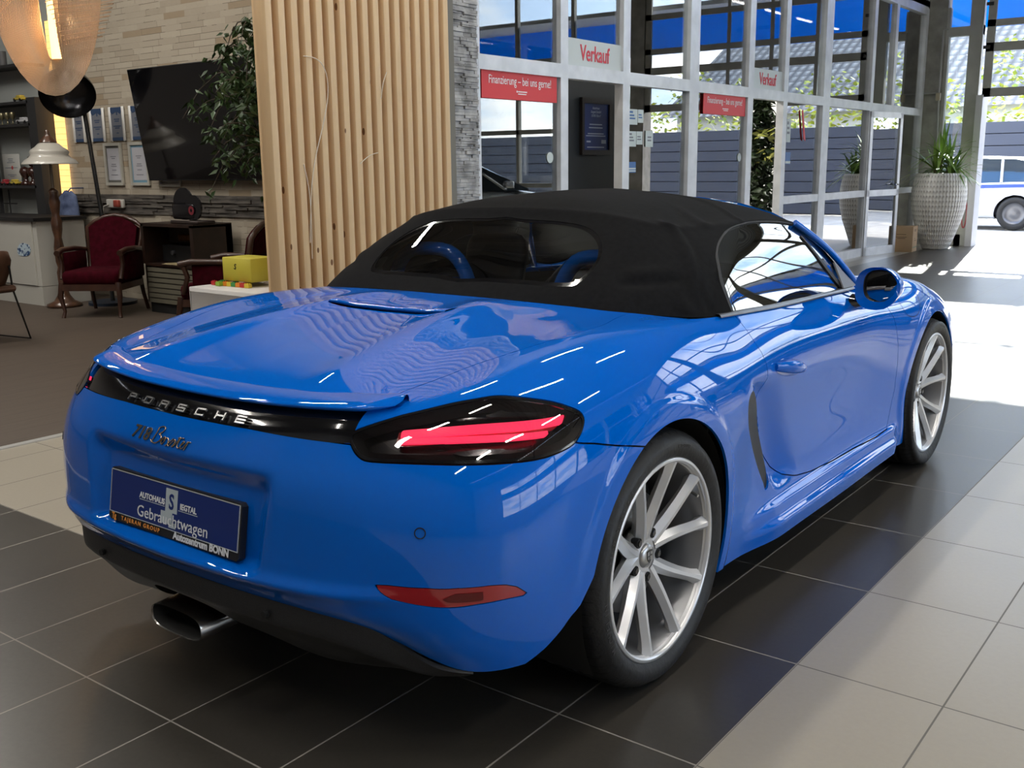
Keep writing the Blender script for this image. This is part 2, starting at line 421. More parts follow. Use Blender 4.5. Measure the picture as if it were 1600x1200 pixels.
mb = MB(); mb.box((XR+.08, -3.0, 1.0), (XR+.10, 12.5, 4.6)); w = mb.build('window_1', PANE); struct(w)
mb = MB()
for i in range(8): mb.box((XR, -3.04+i*2.2, 1.0), (XR+.14, -2.96+i*2.2, 4.6))
for z in (1.0, 3.0, 4.55): mb.box((XR, -3.0, z), (XR+.14, 12.5, z+.08))
mb.build('window_frame', ALU, w)

# ---- the glazed office front along the left side
mb = MB()
def post(y0, y1, z0=0, z1=3.72, d=.07): mb.box((GX-d, y0, z0), (GX+.02, y1, z1))
posts = [(3.90,3.97),(5.04,5.15),(6.04,6.16),(7.33,7.53),(8.72,8.86),(9.72,9.84),(11.00,11.24),(12.82,12.94),(13.78,13.90),(15.28,15.40)]
for a, b in posts: post(a, b, d=.14 if b-a > .15 else .07)
mb.box((GX-.07, 3.95, 2.07), (GX+.022, 15.3, 2.18)); mb.box((GX-.07, 3.95, 3.62), (GX+.022, 15.35, 3.74))
for a, b in ((3.97,5.04),(6.16,7.33),(7.53,8.72),(11.24,12.82),(13.9,15.28)): mb.box((GX-.06, a, 0), (GX+.015, b, .12))
for a, b in ((11.24,12.82),(13.9,15.28),(9.84,11.0)): mb.box((GX-.06, a, .86), (GX+.015, b, .95))
fr = mb.build('window_2', ALU); struct(fr)
gaps = [(3.97,5.04),(5.15,6.04),(6.16,7.33),(7.53,8.72),(8.86,9.72),(9.84,11.0),(11.24,12.82),(12.94,13.78),(13.90,15.28)]
OFFICE_GLASS = glass_mat('office glass', (.80,.86,.86), .80)
_n = OFFICE_GLASS.node_tree.nodes; [x for x in _n if x.type == 'MATH'][0].inputs[2].default_value = .15; [x for x in _n if x.type == 'MATH'][0].inputs[1].default_value = 1.6
for i, (a, b) in enumerate(gaps):
    m2 = MB(); m2.box((GX-.030, a-.005, 2.17), (GX-.022, b+.005, 3.63)); m2.build('window_pane', OFFICE_GLASS, fr)
    if i not in (1, 4, 7):
        m2 = MB(); m2.box((GX-.030, a-.005, .10), (GX-.022, b+.005, 2.08)); m2.build('window_pane', OFFICE_GLASS, fr)
# open door leaf standing out at the far bay
mb = MB(); M = Matrix.Translation((GX, 12.86, 0)) @ Matrix.Rotation(math.radians(-12), 4, 'Z')
for a, b in (((0,0,0),(.04,.07,2.06)),((0,.83,0),(.04,.90,2.06)),((0,0,1.98),(.04,.9,2.06)),((0,0,.86),(.04,.9,.95)),((0,0,0),(.04,.9,.12))): mb.box(a, b, M)
dl = mb.build('door_1', ALU); struct(dl)
mb = MB(); mb.box((.012,.06,.1),(.02,.85,2.0), M); mb.build('door_glass', OFFICE_GLASS, dl)
mb = MB(); mb.tube([M @ Vector(p) for p in ((.04,.80,1.02),(.09,.80,1.02),(.09,.70,1.02))], .011, 8); mb.build('door_handle', CHROME, dl)
# wall above the front, office behind it
mb = MB(); mb.box((GX-.2, 3.9, 3.74), (GX, YE, ZC)); struct(mb.build('wall_office', mat('grey upper wall', (.33,.34,.35), .7)))
OFW = noise_mat('office wall', (.52,.52,.50), (.56,.56,.54), 3, .8)
mb = MB(); mb.box((-8.2, 4.25, 0), (-8.0, YE, 3.74)); mb.box((-8.2, YE-.1, 0), (GX-.02, YE, 3.74)); struct(mb.build('wall_office', OFW))
mb = MB(); mb.box((-8.2, 4.2, -.1), (GX, YE, -.001)); struct(mb.build('floor', mat('office floor', (.30,.29,.27), .4)))
mb = MB(); mb.box((-8.2, 4.2, 3.74), (GX, YE, 3.84)); struct(mb.build('ceiling', mat('office ceiling', (.6,.6,.6), .8)))
# ---- end wall: frames, glazing, sectional doors
GREYF = noise_mat('grey steel frame', (.36,.36,.33), (.42,.42,.39), 5, .5, .05)
CONC = noise_mat('grey concrete', (.25,.245,.22), (.36,.35,.32), 5, .85, .2)
mb = MB(); mb.box((GX-.15, YE-.02, 0), (-2.64, YE+.22, ZC)); struct(mb.build('wall_pillar', CONC))
mb = MB()
for a, b in (((-2.66, 0),(-2.60, 3.72)),((-2.30,0),(-2.20,6.0)),((-2.20,0),(-2.10,6.0)),): mb.box((a[0], YE, a[1]), (b[0], YE+.12, b[1]))
mb.box((-2.66, YE-.01, 3.28), (-2.1, YE+.14, 3.42)); mb.box((-2.66, YE, .0), (-2.2, YE+.12, .18)); mb.box((-2.66, YE, 4.4), (-2.1, YE+.12, 4.5))
fr = mb.build('window_3', GREYF); struct(fr)
mb = MB(); mb.box((-2.6, YE+.05, .15), (-2.28, YE+.06, 6.0)); mb.build('window_pane', PANE, fr)
mb = MB(); mb.box((-2.10, YE-.10, 0), (-2.00, YE+.24, 2.36)); struct(mb.build('trim_2', mat('pale door jamb', (.55,.55,.57), .4)))
# sectional door, half way up: panels with windows
def sectional(x0, x1, zb, label):
    mb = MB(); z = zb; rows = [(.13,.55),(.13,.24)] + [(.10,.52),(.10,1.3),(.08,1.3)]
    z0 = zb; edges = []
    mb.box((x0, YE-.06, zb), (x0+.12, YE-.01, ZC-.3)); mb.box((x1-.12, YE-.06, zb), (x1, YE-.01, ZC-.3))
    nx = 5; w = (x1-x0-.12)/nx
    for bar, win in rows:
        if z+bar > ZC-.3: break
        mb.box((x0, YE-.06, z), (x1, YE-.01, z+bar)); z += bar+win
    for i in range(1, nx): mb.box((x0+.06+i*w-.03, YE-.055, zb), (x0+.06+i*w+.03, YE-.015, z-.1))
    mb.box((x0, YE-.06, z-.02), (x1, YE-.01, z+.1))
    o = struct(mb.build('door_2', GREYF)); o['label'] = label
    m2 = MB(); m2.box((x0+.1, YE-.038, zb+.1), (x1-.1, YE-.033, z)); m2.build('door_pane', PANE, o)
    # hinges
    for zz in (zb+.72, zb+1.36):
        m2 = MB(); m2.box((x0-.03, YE-.085, zz), (x0+.07, YE-.06, zz+.05)); m2.build('hinge', mat('dark steel', (.05,.05,.05), .4, .8), o)
    return o
sectional(-2.03, 2.2, 2.33, 'raised sectional door with window rows')
mb = MB(); mb.box((2.2, YE-.1, 0), (2.5, YE+.2, ZC)); mb.box((6.7, YE-.1, 0), (7.0, YE+.2, ZC)); mb.box((-2.65, YE-.1, ZC-.35), (XR, YE+.2, ZC)); struct(mb.build('wall_end', CONC))
def glazed(x0, x1, n):
    mb = MB()
    for i in range(n+1): x = x0+(x1-x0)*i/n; mb.box((x-.035, YE, 0), (x+.035, YE+.1, ZC-.35))
    for z in (0, .9, 2.0, 3.4, 5.0, 6.55): mb.box((x0, YE, z), (x1, YE+.1, z+.09))
    o = struct(mb.build('window_4', GREYF)); m2 = MB(); m2.box((x0, YE+.04, .05), (x1, YE+.05, ZC-.35)); m2.build('window_pane', PANE, o)
glazed(2.5, 6.7, 3); glazed(7.0, XR, 2)
# ================================================================ THE CAR
CAR = empty('car', (0,0,0), 0, 'blue two-seat roadster with black fabric roof, parked on the tiles', 'car')

# body sheet: rows bottom -> cabin base, stations tail centre -> nose centre, (x, y, z)
ST = [
 [(0,-.872,.405),(0,-.897,.455),(0,-.888,.53),(0,-.880,.61),(0,-.866,.69),(0,-.828,.766),(0,-.765,.832),(0,-.60,.880),(0,-.35,.922),(0,-.08,.950),(0,.180,.964)],
 [(.25,-.860,.40),(.25,-.886,.45),(.25,-.880,.53),(.25,-.872,.61),(.25,-.857,.69),(.25,-.818,.768),(.25,-.757,.834),(.25,-.59,.884),(.25,-.34,.926),(.25,-.07,.953),(.25,.188,.962)],
 [(.48,-.822,.39),(.49,-.846,.44),(.49,-.843,.53),(.49,-.836,.61),(.485,-.820,.69),(.48,-.777,.772),(.48,-.722,.842),(.48,-.55,.885),(.47,-.31,.922),(.46,-.05,.945),(.46,.208,.955)],
 [(.62,-.745,.34),(.63,-.775,.40),(.635,-.782,.50),(.635,-.778,.60),(.628,-.758,.69),(.618,-.710,.777),(.60,-.640,.848),(.59,-.47,.888),(.58,-.25,.920),(.57,0,.940),(.565,.228,.948)],
 [(.735,-.670,.268),(.745,-.705,.35),(.75,-.715,.47),(.75,-.710,.58),(.745,-.685,.68),(.73,-.628,.775),(.705,-.540,.856),(.68,-.36,.902),(.66,-.16,.930),(.64,.06,.942),(.625,.252,.944)],
 [(.822,-.575,.262),(.835,-.605,.35),(.842,-.615,.47),(.842,-.608,.58),(.835,-.580,.675),(.812,-.520,.765),(.78,-.420,.845),(.745,-.245,.905),(.715,-.07,.933),(.69,.12,.940),(.67,.282,.938)],
 [(.868,-.440,.27),(.878,-.465,.35),(.886,-.472,.46),(.887,-.465,.57),(.881,-.440,.665),(.860,-.385,.755),(.825,-.29,.838),(.785,-.13,.902),(.75,.02,.930),(.722,.19,.936),(.70,.312,.932)],
 [(.88,-.23,.26),(.890,-.24,.35),(.898,-.24,.46),(.901,-.235,.57),(.899,-.215,.66),(.884,-.17,.75),(.853,-.10,.832),(.810,.01,.897),(.775,.12,.924),(.745,.24,.930),(.722,.343,.927)],
 [(.878,0,.22),(.888,0,.32),(.897,0,.44),(.903,0,.56),(.902,.005,.655),(.889,.03,.745),(.858,.07,.825),(.820,.14,.885),(.786,.21,.912),(.760,.30,.922),(.742,.378,.921)],
 [(.872,.22,.20),(.882,.22,.29),(.891,.22,.40),(.898,.22,.52),(.899,.225,.63),(.889,.24,.725),(.860,.255,.805),(.825,.285,.865),(.795,.33,.895),(.773,.38,.912),(.758,.425,.918)],
 [(.860,.42,.185),(.867,.42,.265),(.872,.42,.37),(.878,.42,.475),(.886,.42,.585),(.884,.43,.69),(.862,.44,.775),(.830,.45,.838),(.804,.465,.876),(.784,.485,.898),(.770,.505,.914)],
 [(.852,.64,.172),(.858,.64,.245),(.845,.64,.335),(.842,.64,.45),(.852,.64,.565),(.866,.645,.672),(.858,.65,.757),(.834,.65,.818),(.810,.65,.862),(.790,.65,.889),(.776,.65,.908)],
 [(.85,1.0,.168),(.858,1.0,.235),(.836,1.0,.325),(.828,1.0,.45),(.833,1.0,.56),(.845,1.0,.66),(.846,1.0,.742),(.830,1.0,.802),(.808,1.0,.848),(.790,1.0,.874),(.778,1.0,.893)],
 [(.85,1.4,.165),(.858,1.4,.235),(.835,1.4,.325),(.827,1.4,.45),(.830,1.4,.56),(.842,1.4,.655),(.845,1.4,.735),(.830,1.4,.795),(.808,1.4,.840),(.790,1.4,.866),(.778,1.4,.886)],
 [(.85,1.78,.168),(.858,1.78,.24),(.843,1.78,.335),(.840,1.78,.45),(.845,1.78,.56),(.852,1.78,.655),(.850,1.78,.733),(.834,1.78,.793),(.806,1.78,.840),(.775,1.76,.865),(.745,1.72,.885)],
 [(.855,2.08,.172),(.863,2.08,.25),(.862,2.08,.35),(.864,2.08,.46),(.870,2.08,.57),(.870,2.08,.66),(.860,2.08,.737),(.836,2.08,.800),(.785,2.07,.850),(.70,2.00,.872),(.62,1.86,.893)],
 [(.86,2.36,.18),(.868,2.36,.26),(.874,2.36,.36),(.878,2.36,.47),(.880,2.36,.58),(.877,2.36,.67),(.862,2.36,.748),(.828,2.35,.820),(.755,2.31,.868),(.62,2.20,.876),(.48,1.95,.905)],
 [(.855,2.65,.18),(.865,2.65,.26),(.872,2.65,.36),(.877,2.65,.47),(.877,2.65,.575),(.868,2.65,.66),(.845,2.64,.735),(.800,2.61,.795),(.715,2.55,.835),(.53,2.38,.845),(.36,2.00,.915)],
 [(.83,2.92,.18),(.84,2.93,.26),(.848,2.93,.36),(.852,2.93,.47),(.848,2.92,.56),(.834,2.91,.635),(.806,2.88,.70),(.758,2.83,.750),(.672,2.75,.785),(.46,2.52,.815),(.26,2.03,.922)],
 [(.74,3.16,.18),(.755,3.17,.26),(.765,3.18,.36),(.768,3.17,.46),(.762,3.15,.54),(.745,3.12,.61),(.715,3.07,.66),(.665,3.00,.70),(.58,2.89,.735),(.38,2.61,.79),(.18,2.05,.927)],
 [(.52,3.32,.18),(.53,3.34,.26),(.54,3.35,.36),(.54,3.34,.46),(.535,3.32,.53),(.525,3.28,.59),(.50,3.21,.63),(.46,3.12,.67),(.40,2.98,.715),(.26,2.66,.785),(.10,2.06,.93)],
 [(.26,3.39,.18),(.26,3.41,.26),(.27,3.42,.36),(.27,3.41,.46),(.265,3.38,.52),(.26,3.33,.575),(.25,3.25,.615),(.23,3.16,.655),(.20,3.02,.705),(.13,2.68,.78),(.05,2.07,.932)],
 [(0,3.41,.18),(0,3.43,.26),(0,3.44,.36),(0,3.43,.46),(0,3.40,.52),(0,3.35,.57),(0,3.27,.61),(0,3.18,.65),(0,3.04,.70),(0,2.69,.78),(0,2.07,.932)],
]
A = np.array(ST).transpose(1,0,2)            # rows, stations, xyz
A = prefilter(A, .6); A = prefilter(A.transpose(1,0,2), .6).transpose(1,0,2)
A[:,0,0] = 0; A[:,-1,0] = 0
NV, NU = 14, 16
B1 = bspline(A, NV)                          # along rows
G0 = bspline(B1.transpose(1,0,2), NU).transpose(1,0,2)
def sstep(a, b, x):
    t = np.clip((x-a)/(b-a), 0, 1); return t*t*(3-2*t)
HOLLOW = True
def sculpt(G):
    """surface detail: plate recess, deck ridges, arch lips, side scoop, sill crease"""
    G = G.copy(); N = grid_normals(G); x, y, z = G[...,0], G[...,1], G[...,2]; ax = np.abs(x)
    rear = sstep(-.60, -.74, y)
    # number plate recess
    m = rear*sstep(.345, .285, ax+(z-.48)*-.15)*sstep(.455, .485, z)*sstep(.705, .64, z)
    G[...,1] += .034*m
    # lip below the plate
    G[...,1] -= .012*rear*np.exp(-((z-.452)/.018)**2)*sstep(.75,.5,ax)
    # deck: broad hollow between the centre ridges and the haunches, and the V-shaped ridges
    top = sstep(.80, .86, z)*sstep(-.74, -.60, y)*sstep(.20, .05, y)
    ridge = .34+(y+.70)*-.16                 # centre of ridge in x: spreads towards the tail
    G[...,2] += top*(.012*np.exp(-((ax-ridge)/.065)**2) - .009*np.exp(-((ax-ridge-.20)/.09)**2))
    # wheel arch lips
    for cy, r0 in ((0.0, .382), (2.475, .372)):
        r = np.hypot(y-cy, z-.345); s = (ax > .6)*sstep(.12, .2, z)
        G += N*(s*(.006*sstep(r0+.058, r0+.030, r)))[...,None]
    # sill: a ledge under the door and a chamfer along the bottom
    ws = sstep(.50, .80, y)*sstep(2.06, 1.96, y)*(ax > .7)
    G[...,0] += ws*(.014*sstep(.292, .268, z) + .016*sstep(.243, .213, z))
    # hollow that leads into the side intake
    if HOLLOW:
        d = y-(.578+(.65-z)*.68); inz = sstep(.30,.37,z)*sstep(.735,.66,z)*(ax > .7)
        G += N*(-(.026*inz*sstep(-.004, .026, d)*sstep(.26, .03, d))[...,None])
        G += N*((.004*inz*np.exp(-((d+.06)/.04)**2))[...,None])
    return G
_len = np.concatenate([[0], np.cumsum(np.linalg.norm(np.diff(G0[4*NV], axis=0), axis=1))])   # metres along the ring
HOLLOW = False; GP = sculpt(G0); HOLLOW = True
G0 = sculpt(G0); N0 = grid_normals(G0)
G5 = np.concatenate([G0, np.broadcast_to(_len[None,:,None], G0.shape[:2]+(1,)), np.broadcast_to((np.arange(G0.shape[0])/NV*.083)[:,None,None], G0.shape[:2]+(1,))], 2)
BODY = Sheet.from_grid(G5, N0)
PLAIN = Sheet.from_grid(np.concatenate([GP, G5[...,3:]], 2), grid_normals(GP))
# soft top and glasshouse sheet: rows belt -> centre line, stations tail centre -> windscreen pillar
TP = [
 [(0,.180,.962),(0,.246,1.008),(0,.36,1.093),(0,.478,1.174),(0,.527,1.217),(0,.62,1.244),(0,.72,1.257)],
 [(.28,.188,.960),(.28,.250,1.007),(.275,.365,1.089),(.27,.476,1.166),(.26,.532,1.211),(.17,.64,1.243),(0,.78,1.262)],
 [(.46,.208,.953),(.455,.262,.999),(.44,.372,1.079),(.43,.475,1.148),(.42,.548,1.194),(.26,.70,1.240),(0,.85,1.266)],
 [(.575,.230,.945),(.565,.285,.990),(.54,.392,1.065),(.522,.485,1.124),(.510,.585,1.172),(.32,.78,1.237),(0,.92,1.268)],
 [(.675,.292,.935),(.660,.345,.980),(.630,.45,1.055),(.597,.56,1.114),(.560,.67,1.162),(.34,.86,1.236),(0,.99,1.268)],
 [(.740,.390,.922),(.725,.43,.965),(.695,.53,1.040),(.647,.65,1.106),(.590,.77,1.160),(.35,.94,1.234),(0,1.06,1.267)],
 [(.766,.520,.914),(.752,.55,.960),(.720,.64,1.035),(.665,.77,1.107),(.608,.89,1.162),(.37,1.04,1.233),(0,1.14,1.266)],
 [(.771,.66,.908),(.757,.68,.955),(.722,.75,1.035),(.665,.87,1.107),(.610,.99,1.162),(.39,1.13,1.230),(0,1.22,1.262)],
 [(.772,.92,.898),(.758,.93,.945),(.720,.97,1.027),(.666,1.04,1.104),(.607,1.12,1.160),(.40,1.24,1.221),(0,1.32,1.255)],
 [(.771,1.29,.887),(.755,1.27,.932),(.713,1.25,1.015),(.662,1.26,1.095),(.605,1.29,1.152),(.41,1.37,1.206),(0,1.43,1.243)],
 [(.768,1.68,.882),(.745,1.63,.925),(.705,1.57,1.005),(.660,1.52,1.075),(.602,1.48,1.134),(.41,1.51,1.187),(0,1.55,1.226)],
]
A = np.array(TP).transpose(1,0,2)
A = np.concatenate([A[:4], (A[4]*.72+A[3]*.28)[None], A[4:5], (A[4]*.80+A[5]*.20)[None], A[5:]])
A = prefilter(A.transpose(1,0,2), .6).transpose(1,0,2); A = prefilter(A, .6)
A[:,0,0] = 0; A[-1,:,0] = 0
TG = bspline(bspline(A, 14).transpose(1,0,2), 16).transpose(1,0,2)
TG0 = TG.copy()
_tl = np.concatenate([[0], np.cumsum(np.linalg.norm(np.diff(TG[14], axis=0), axis=1))])
_tr = np.arange(TG.shape[0])/14*.062
def drape(G):
    """folds of the fabric behind the side window and over the roof bows"""
    G = G.copy(); N = grid_normals(G); U = np.broadcast_to(_tl[None,:], G.shape[:2]); T = np.broadcast_to(_tr[:,None], G.shape[:2])
    def fold(a, b, w, h, w2=None):
        e = np.array(b)-np.array(a); L = np.hypot(*e); e = e/L; du, dt = U-a[0], T-a[1]
        s = du*e[0]+dt*e[1]; n = -du*e[1]+dt*e[0]
        return h*np.exp(-(n/w)**2)*sstep(-.04, .05, s)*sstep(L+.04, L-.05, s)
    FD = np.zeros(U.shape)
    for a, b, w, h in FOLDS: FD = FD+fold(a, b, w, h*1.6)
    return G+N*FD[...,None]
FOLDS = [((.59,.35),(.69,.21),.022,.0055),((.69,.21),(.84,.05),.024,.0055),((.66,.27),(.79,.12),.014,-.0035),((.77,.12),(.87,.02),.016,-.0035),
         ((.56,.083),(.73,.100),.011,-.0038),((.56,.103),(.70,.118),.014,.003),((.92,.24),(.87,.08),.022,-.003),((.80,.28),(.76,.40),.03,.004),((1.06,.30),(1.02,.46),.03,.0035),((.74,.06),(.80,.01),.02,.0035)]
TG = drape(TG); TN = grid_normals(TG)
TOP = Sheet.from_grid(np.concatenate([TG, np.broadcast_to(_tl[None,:,None], TG.shape[:2]+(1,)), np.broadcast_to(_tr[:,None,None], TG.shape[:2]+(1,))], 2), TN)
FABRIC = noise_mat('black roof cloth', (.0055,.0056,.0062), (.008,.0082,.009), 60, .95, .25, bscale=900)
FABRIC.node_tree.nodes['Principled BSDF'].inputs['Specular IOR Level'].default_value = .07
FABRIC.node_tree.nodes['Principled BSDF'].inputs['Sheen Weight'].default_value = .02
def UTf(sh, poly): return sdf_poly(sh.V[:,3:5], poly)
def arch_f(V, extra=0.0):
    d1 = np.hypot(V[:,1], V[:,2]-.345)-(.375+extra); d2 = np.hypot(V[:,1]-2.475, V[:,2]-.338)-(.365+extra)
    f = np.minimum(d1, d2)
    f = np.minimum(f, -sdf_poly(V[:,1:3], [(-.60,.10),(-.585,.235),(-.55,.264),(-.505,.292),(-.46,.326),(-.412,.37),(-.36,.435),(-.20,.45),(-.20,.10)]))
    return np.where(np.abs(V[:,0]) > .55, f, 1.0)
TAIL = smooth_poly([(0.530,0.430),(0.540,0.444),(0.599,0.466),(0.641,0.479),(0.719,0.493),(0.771,0.499),(0.813,0.503),(0.876,0.498),(0.957,0.488),(1.032,0.471),(1.067,0.459),(1.083,0.445),(1.081,0.424),(1.062,0.406),(1.019,0.395),(0.960,0.387),(0.881,0.384),(0.799,0.383),(0.683,0.382),(0.594,0.383),(0.564,0.391),(0.542,0.409)], 3)
DOOR = [(2.085,.95),(2.090,.80),(2.110,0.691),(2.132,0.596),(2.158,0.542),(2.175,0.489),(2.179,0.448),(2.160,0.425),(2.150,0.396),(2.180,0.347),(2.239,0.290),(2.288,0.241),(2.351,0.203),(2.421,0.174),(2.509,0.155),(2.640,0.142),(2.841,0.133),(3.063,0.128),(3.300,0.118),(3.433,0.118),(3.471,0.162),(3.512,0.234),(3.512,0.315),(3.490,0.399),(3.449,0.506),(3.391,0.590),(3.32,.68),(3.27,.80),(3.26,.95)]
INTAKE = smooth_poly([(1.996,0.398),(2.012,0.421),(2.060,0.432),(2.098,0.395),(2.144,0.337),(2.224,0.264),(2.272,0.204),(2.272,0.172),(2.242,0.166),(2.221,0.189),(2.154,0.245),(2.086,0.299),(2.024,0.350)], 3)
REFL = [(0.619,0.147),(0.650,0.154),(0.732,0.167),(0.805,0.173),(0.879,0.174),(0.910,0.172),(0.937,0.166),(0.965,0.151),(0.917,0.150),(0.842,0.147),(0.769,0.141),(0.700,0.135),(0.660,0.133),(0.636,0.138)]
LID = [(-.3,.497),(.30,.497),(.541,.510),(.543,0.524),(0.556,0.548),(0.599,0.580),(0.638,0.611),(0.700,0.641),(0.758,0.674),(0.805,0.700),(0.822,.725),(0.817,0.747),(0.790,0.780),(.775,.81),(.77,.90),(-.3,.90)]
STRIP = [(-.3,.428),(.010,.428),(.248,.427),(.401,.421),(.485,.418),(.534,.417),(.540,.508),(.30,.497),(-.3,.497)]
BUMP = [(-.3,-1),(-.3,.428),(.010,.428),(.248,.427),(.401,.421),(.485,.418),(.60,.41),(1.0,.42),(1.080,.404),(1.137,.396),(1.217,.381),(1.291,.368),(1.42,.345),(1.42,-1)]
HOOD = [(3.36,.95),(3.40,.76),(3.55,.70),(3.80,.68),(4.10,.665),(4.40,.65),(4.62,.60),(4.75,.56),(9,.56),(9,.95)]
NOSE = [(4.58,-1),(4.58,.44),(4.66,.50),(4.76,.555),(9,.555),(9,-1)]
gap = .0016
base = BODY.clip(arch_f(BODY.V))
def cutout(sh, poly, g=gap): return sh.clip(-UTf(sh, poly)-g)
def inside(sh, poly, g=gap): return sh.clip(UTf(sh, poly)-g)
def both(sh, name, material, centre=False, **k):
    if centre: return sh.join(sh.mirror()).build(name, material, CAR, seam=.0005, **k)
    a = sh.build(name, material, CAR, **k); b = sh.mirror().build(name, material, CAR, **k); return a, b
rest = cutout(base, TAIL, .003)
lid = inside(rest, LID); rest = cutout(rest, LID)
strip = inside(rest, STRIP, .0); rest = cutout(rest, STRIP, .0)
bump = inside(rest, BUMP); rest = cutout(rest, BUMP)
bump = cutout(bump, REFL, .0015)
door = inside(rest, DOOR); rest = cutout(rest, DOOR)
rest = cutout(rest, INTAKE, 0.0); door = cutout(door, INTAKE, 0.0)
hood = inside(rest, HOOD); rest = cutout(rest, HOOD)
nose = inside(rest, NOSE); rest = cutout(rest, NOSE)
# light slot and air outlet in the lid: a step cut across the middle
SLOTX = .232
slotf = lambda V: sdf_poly(np.stack([np.abs(V[:,0]), V[:,1]], 1), [(-.5,-.112),(SLOTX,-.122),(SLOTX,-.085),(-.5,-.078)])
lid = lid.clip(-slotf(lid.V))
body = rest.join(rest.mirror()).build('body_shell', PAINT, CAR, seam=.0005)
o = both(lid, 'boot_lid', PAINT, True)
o = both(bump, 'rear_bumper', PAINT, True)
o = both(strip, 'rear_panel', GLOSS_BLACK, True, off=-.006)
o['label'] = 'gloss black strip between the tail lights'
BUMPER = [x for x in CAR.children if x.name.startswith('rear_bumper')][0]; PANEL = o
doors = both(door, 'door', PAINT, flange=.015)
o = both(hood, 'bonnet', PAINT, True); o = both(nose, 'front_bumper', PAINT, True)
# dark inner skin so that gaps look into darkness
inner = BODY.clip(arch_f(BODY.V, .012)).offset(-.022)
inner = inner.clip(-UTf(inner, TAIL)+.02)
o = inner.join(inner.mirror()).build('inner_structure', DARK, CAR, flange=0)
# side air intakes
for sh in (inside(PLAIN, INTAKE, .0005),):
    for q in both(sh, 'side_intake', BLACK_PL, off=-.005, flange=.03): q['label'] = 'black blade of the side air intake'
# wheel housings
for cy, cz, r, name in ((0,.345,.381,0), (2.475,.338,.371,1)):
    for sx in (1, -1):
        mb = MB(); G = []
        for xx, rr in ((.872, r), (.80, r+.004), (.60, r), (.56, r*.6), (.56, .02)):
            G.append([(sx*xx, cy+rr*math.cos(a), max(.15, cz+rr*math.sin(a))) for a in np.linspace(-.55, math.pi+.55, 48)])
        mb.grid(G, smooth=True); mb.build('wheel_housing', DARK, CAR)
# floor pan
mb = MB(); mb.box((-.76, .30, .165), (.76, 2.15, .20)); mb.box((-.52, -.55, .21), (.52, .30, .25)); mb.box((-.60, 2.1, .16), (.60, 3.2, .2)); mb.build('floor_pan', DARK, CAR)

# ---------------------------------------------------------------- tail lights

LAMP = mat('tail lamp glow', (.8,.02,.05), .3, emis=(1.0,.03,.09), estr=1.15)
SMOKE = glass_mat('smoked lens', (.75,.72,.72), .80)
LBLACK = mat('lamp housing', (.008,.008,.008), .25)
tail = inside(base, TAIL, .0)
for mir in (0, 1):
    q = tail.mirror() if mir else tail
    tl = q.build('tail_light', SMOKE, CAR, flange=.006, off=.001)
    rim = q.clip(.0055-UTf(q, TAIL)); rim.build('seal', GLOSS_BLACK, tl, flange=.004, off=.002)
    back = q.build('housing', LBLACK, tl, flange=0, off=-.045)
    # light bar: upper and lower red tube along the lens
    def bar(u0, u1, ts, te, w, off, name, m):
        seg = []
        poly = [(u0, ts-w/2), (u1, te-w/2), (u1, te+w/2), (u0, ts+w/2)]
        s2 = q.clip(UTf(q, poly))
        return s2.build(name, m, tl, flange=.010, off=off)
    bar(.640, 1.02, .4395, .457, .0165, -.012, 'light_bar', LAMP)
    bar(.640, .985, .4245, .434, .0105, -.012, 'light_bar', LAMP)
    s2 = q.clip(UTf(q, [(.632,.417),(.66,.4165),(1.0,.440),(1.035,.462),(1.02,.470),(.80,.449),(.735,.456),(.70,.450),(.632,.448)])); o = s2.build('red_reflector', RED_LENS, tl, flange=.006, off=-.020)
    SIL = mat('lamp silver', (.35,.35,.36), .15, 1.0)
    for poly in ([(.80,.470),(.84,.484),(.865,.479),(.96,.477),(.96,.471),(.86,.470)], [(.70,.462),(.76,.470),(.84,.474),(.84,.470),(.77,.465)], [(.72,.410),(.78,.408),(.83,.412),(.89,.411),(.87,.403),(.79,.399)], [(.86,.415),(.92,.411),(.96,.418),(.93,.407)]):
        q.clip(UTf(q, poly)).build('reflector_fin', SIL, tl, flange=.006, off=-.016)
# rear reflectors
refl = inside(base, REFL, .0)
for mir in (0,1):
    q = refl.mirror() if mir else refl
    o = q.build('rear_reflector', RED_LENS, CAR, flange=.006, off=-.001); o['label'] = 'dark red reflector in the bumper'
    q.clip(UTf(q, [(.76,.150),(.80,.165),(.86,.166),(.86,.152)])).build('marker', mat('reflector core', (.10,.002,.004), .2), o, flange=0, off=.0004)
# ---------------------------------------------------------------- soft top, windows
RWIN = smooth_poly([(-.076,0.201),(0.076,0.201),(0.212,0.202),(0.304,0.197),(0.363,0.186),(0.416,0.165),(0.446,0.142),(0.456,0.118),(0.447,0.092),(0.430,0.072),(0.405,0.062),(0.341,0.057),(0.254,0.056),(0.108,0.055),(-.108,.055)], 3)
GLS = [(0.975,-.06),(0.985,0.001),(0.948,0.062),(0.901,0.101),(0.867,0.138),(0.850,0.165),(0.865,0.204),(0.943,0.262),(1.086,0.292),(1.20,.300),(1.50,.300),(1.76,.296),(1.90,.290),(2.6,.28),(2.6,-.06)]
GLS = smooth_poly(GLS, 3)
GLASS_R = glass_mat('rear window glass', (.85,.87,.85), .97)
GLASS_S = bpy.data.materials.new('side window glass')
m = GLASS_S; m.use_nodes = True; t = m.node_tree; t.nodes.clear()
_o = t.nodes.new('ShaderNodeOutputMaterial'); _m = t.nodes.new('ShaderNodeMixShader'); _t = t.nodes.new('ShaderNodeBsdfTransparent'); _g = t.nodes.new('ShaderNodeBsdfGlossy')
_t.inputs[0].default_value = (.5,.52,.52,1); _g.inputs['Roughness'].default_value = 0.0
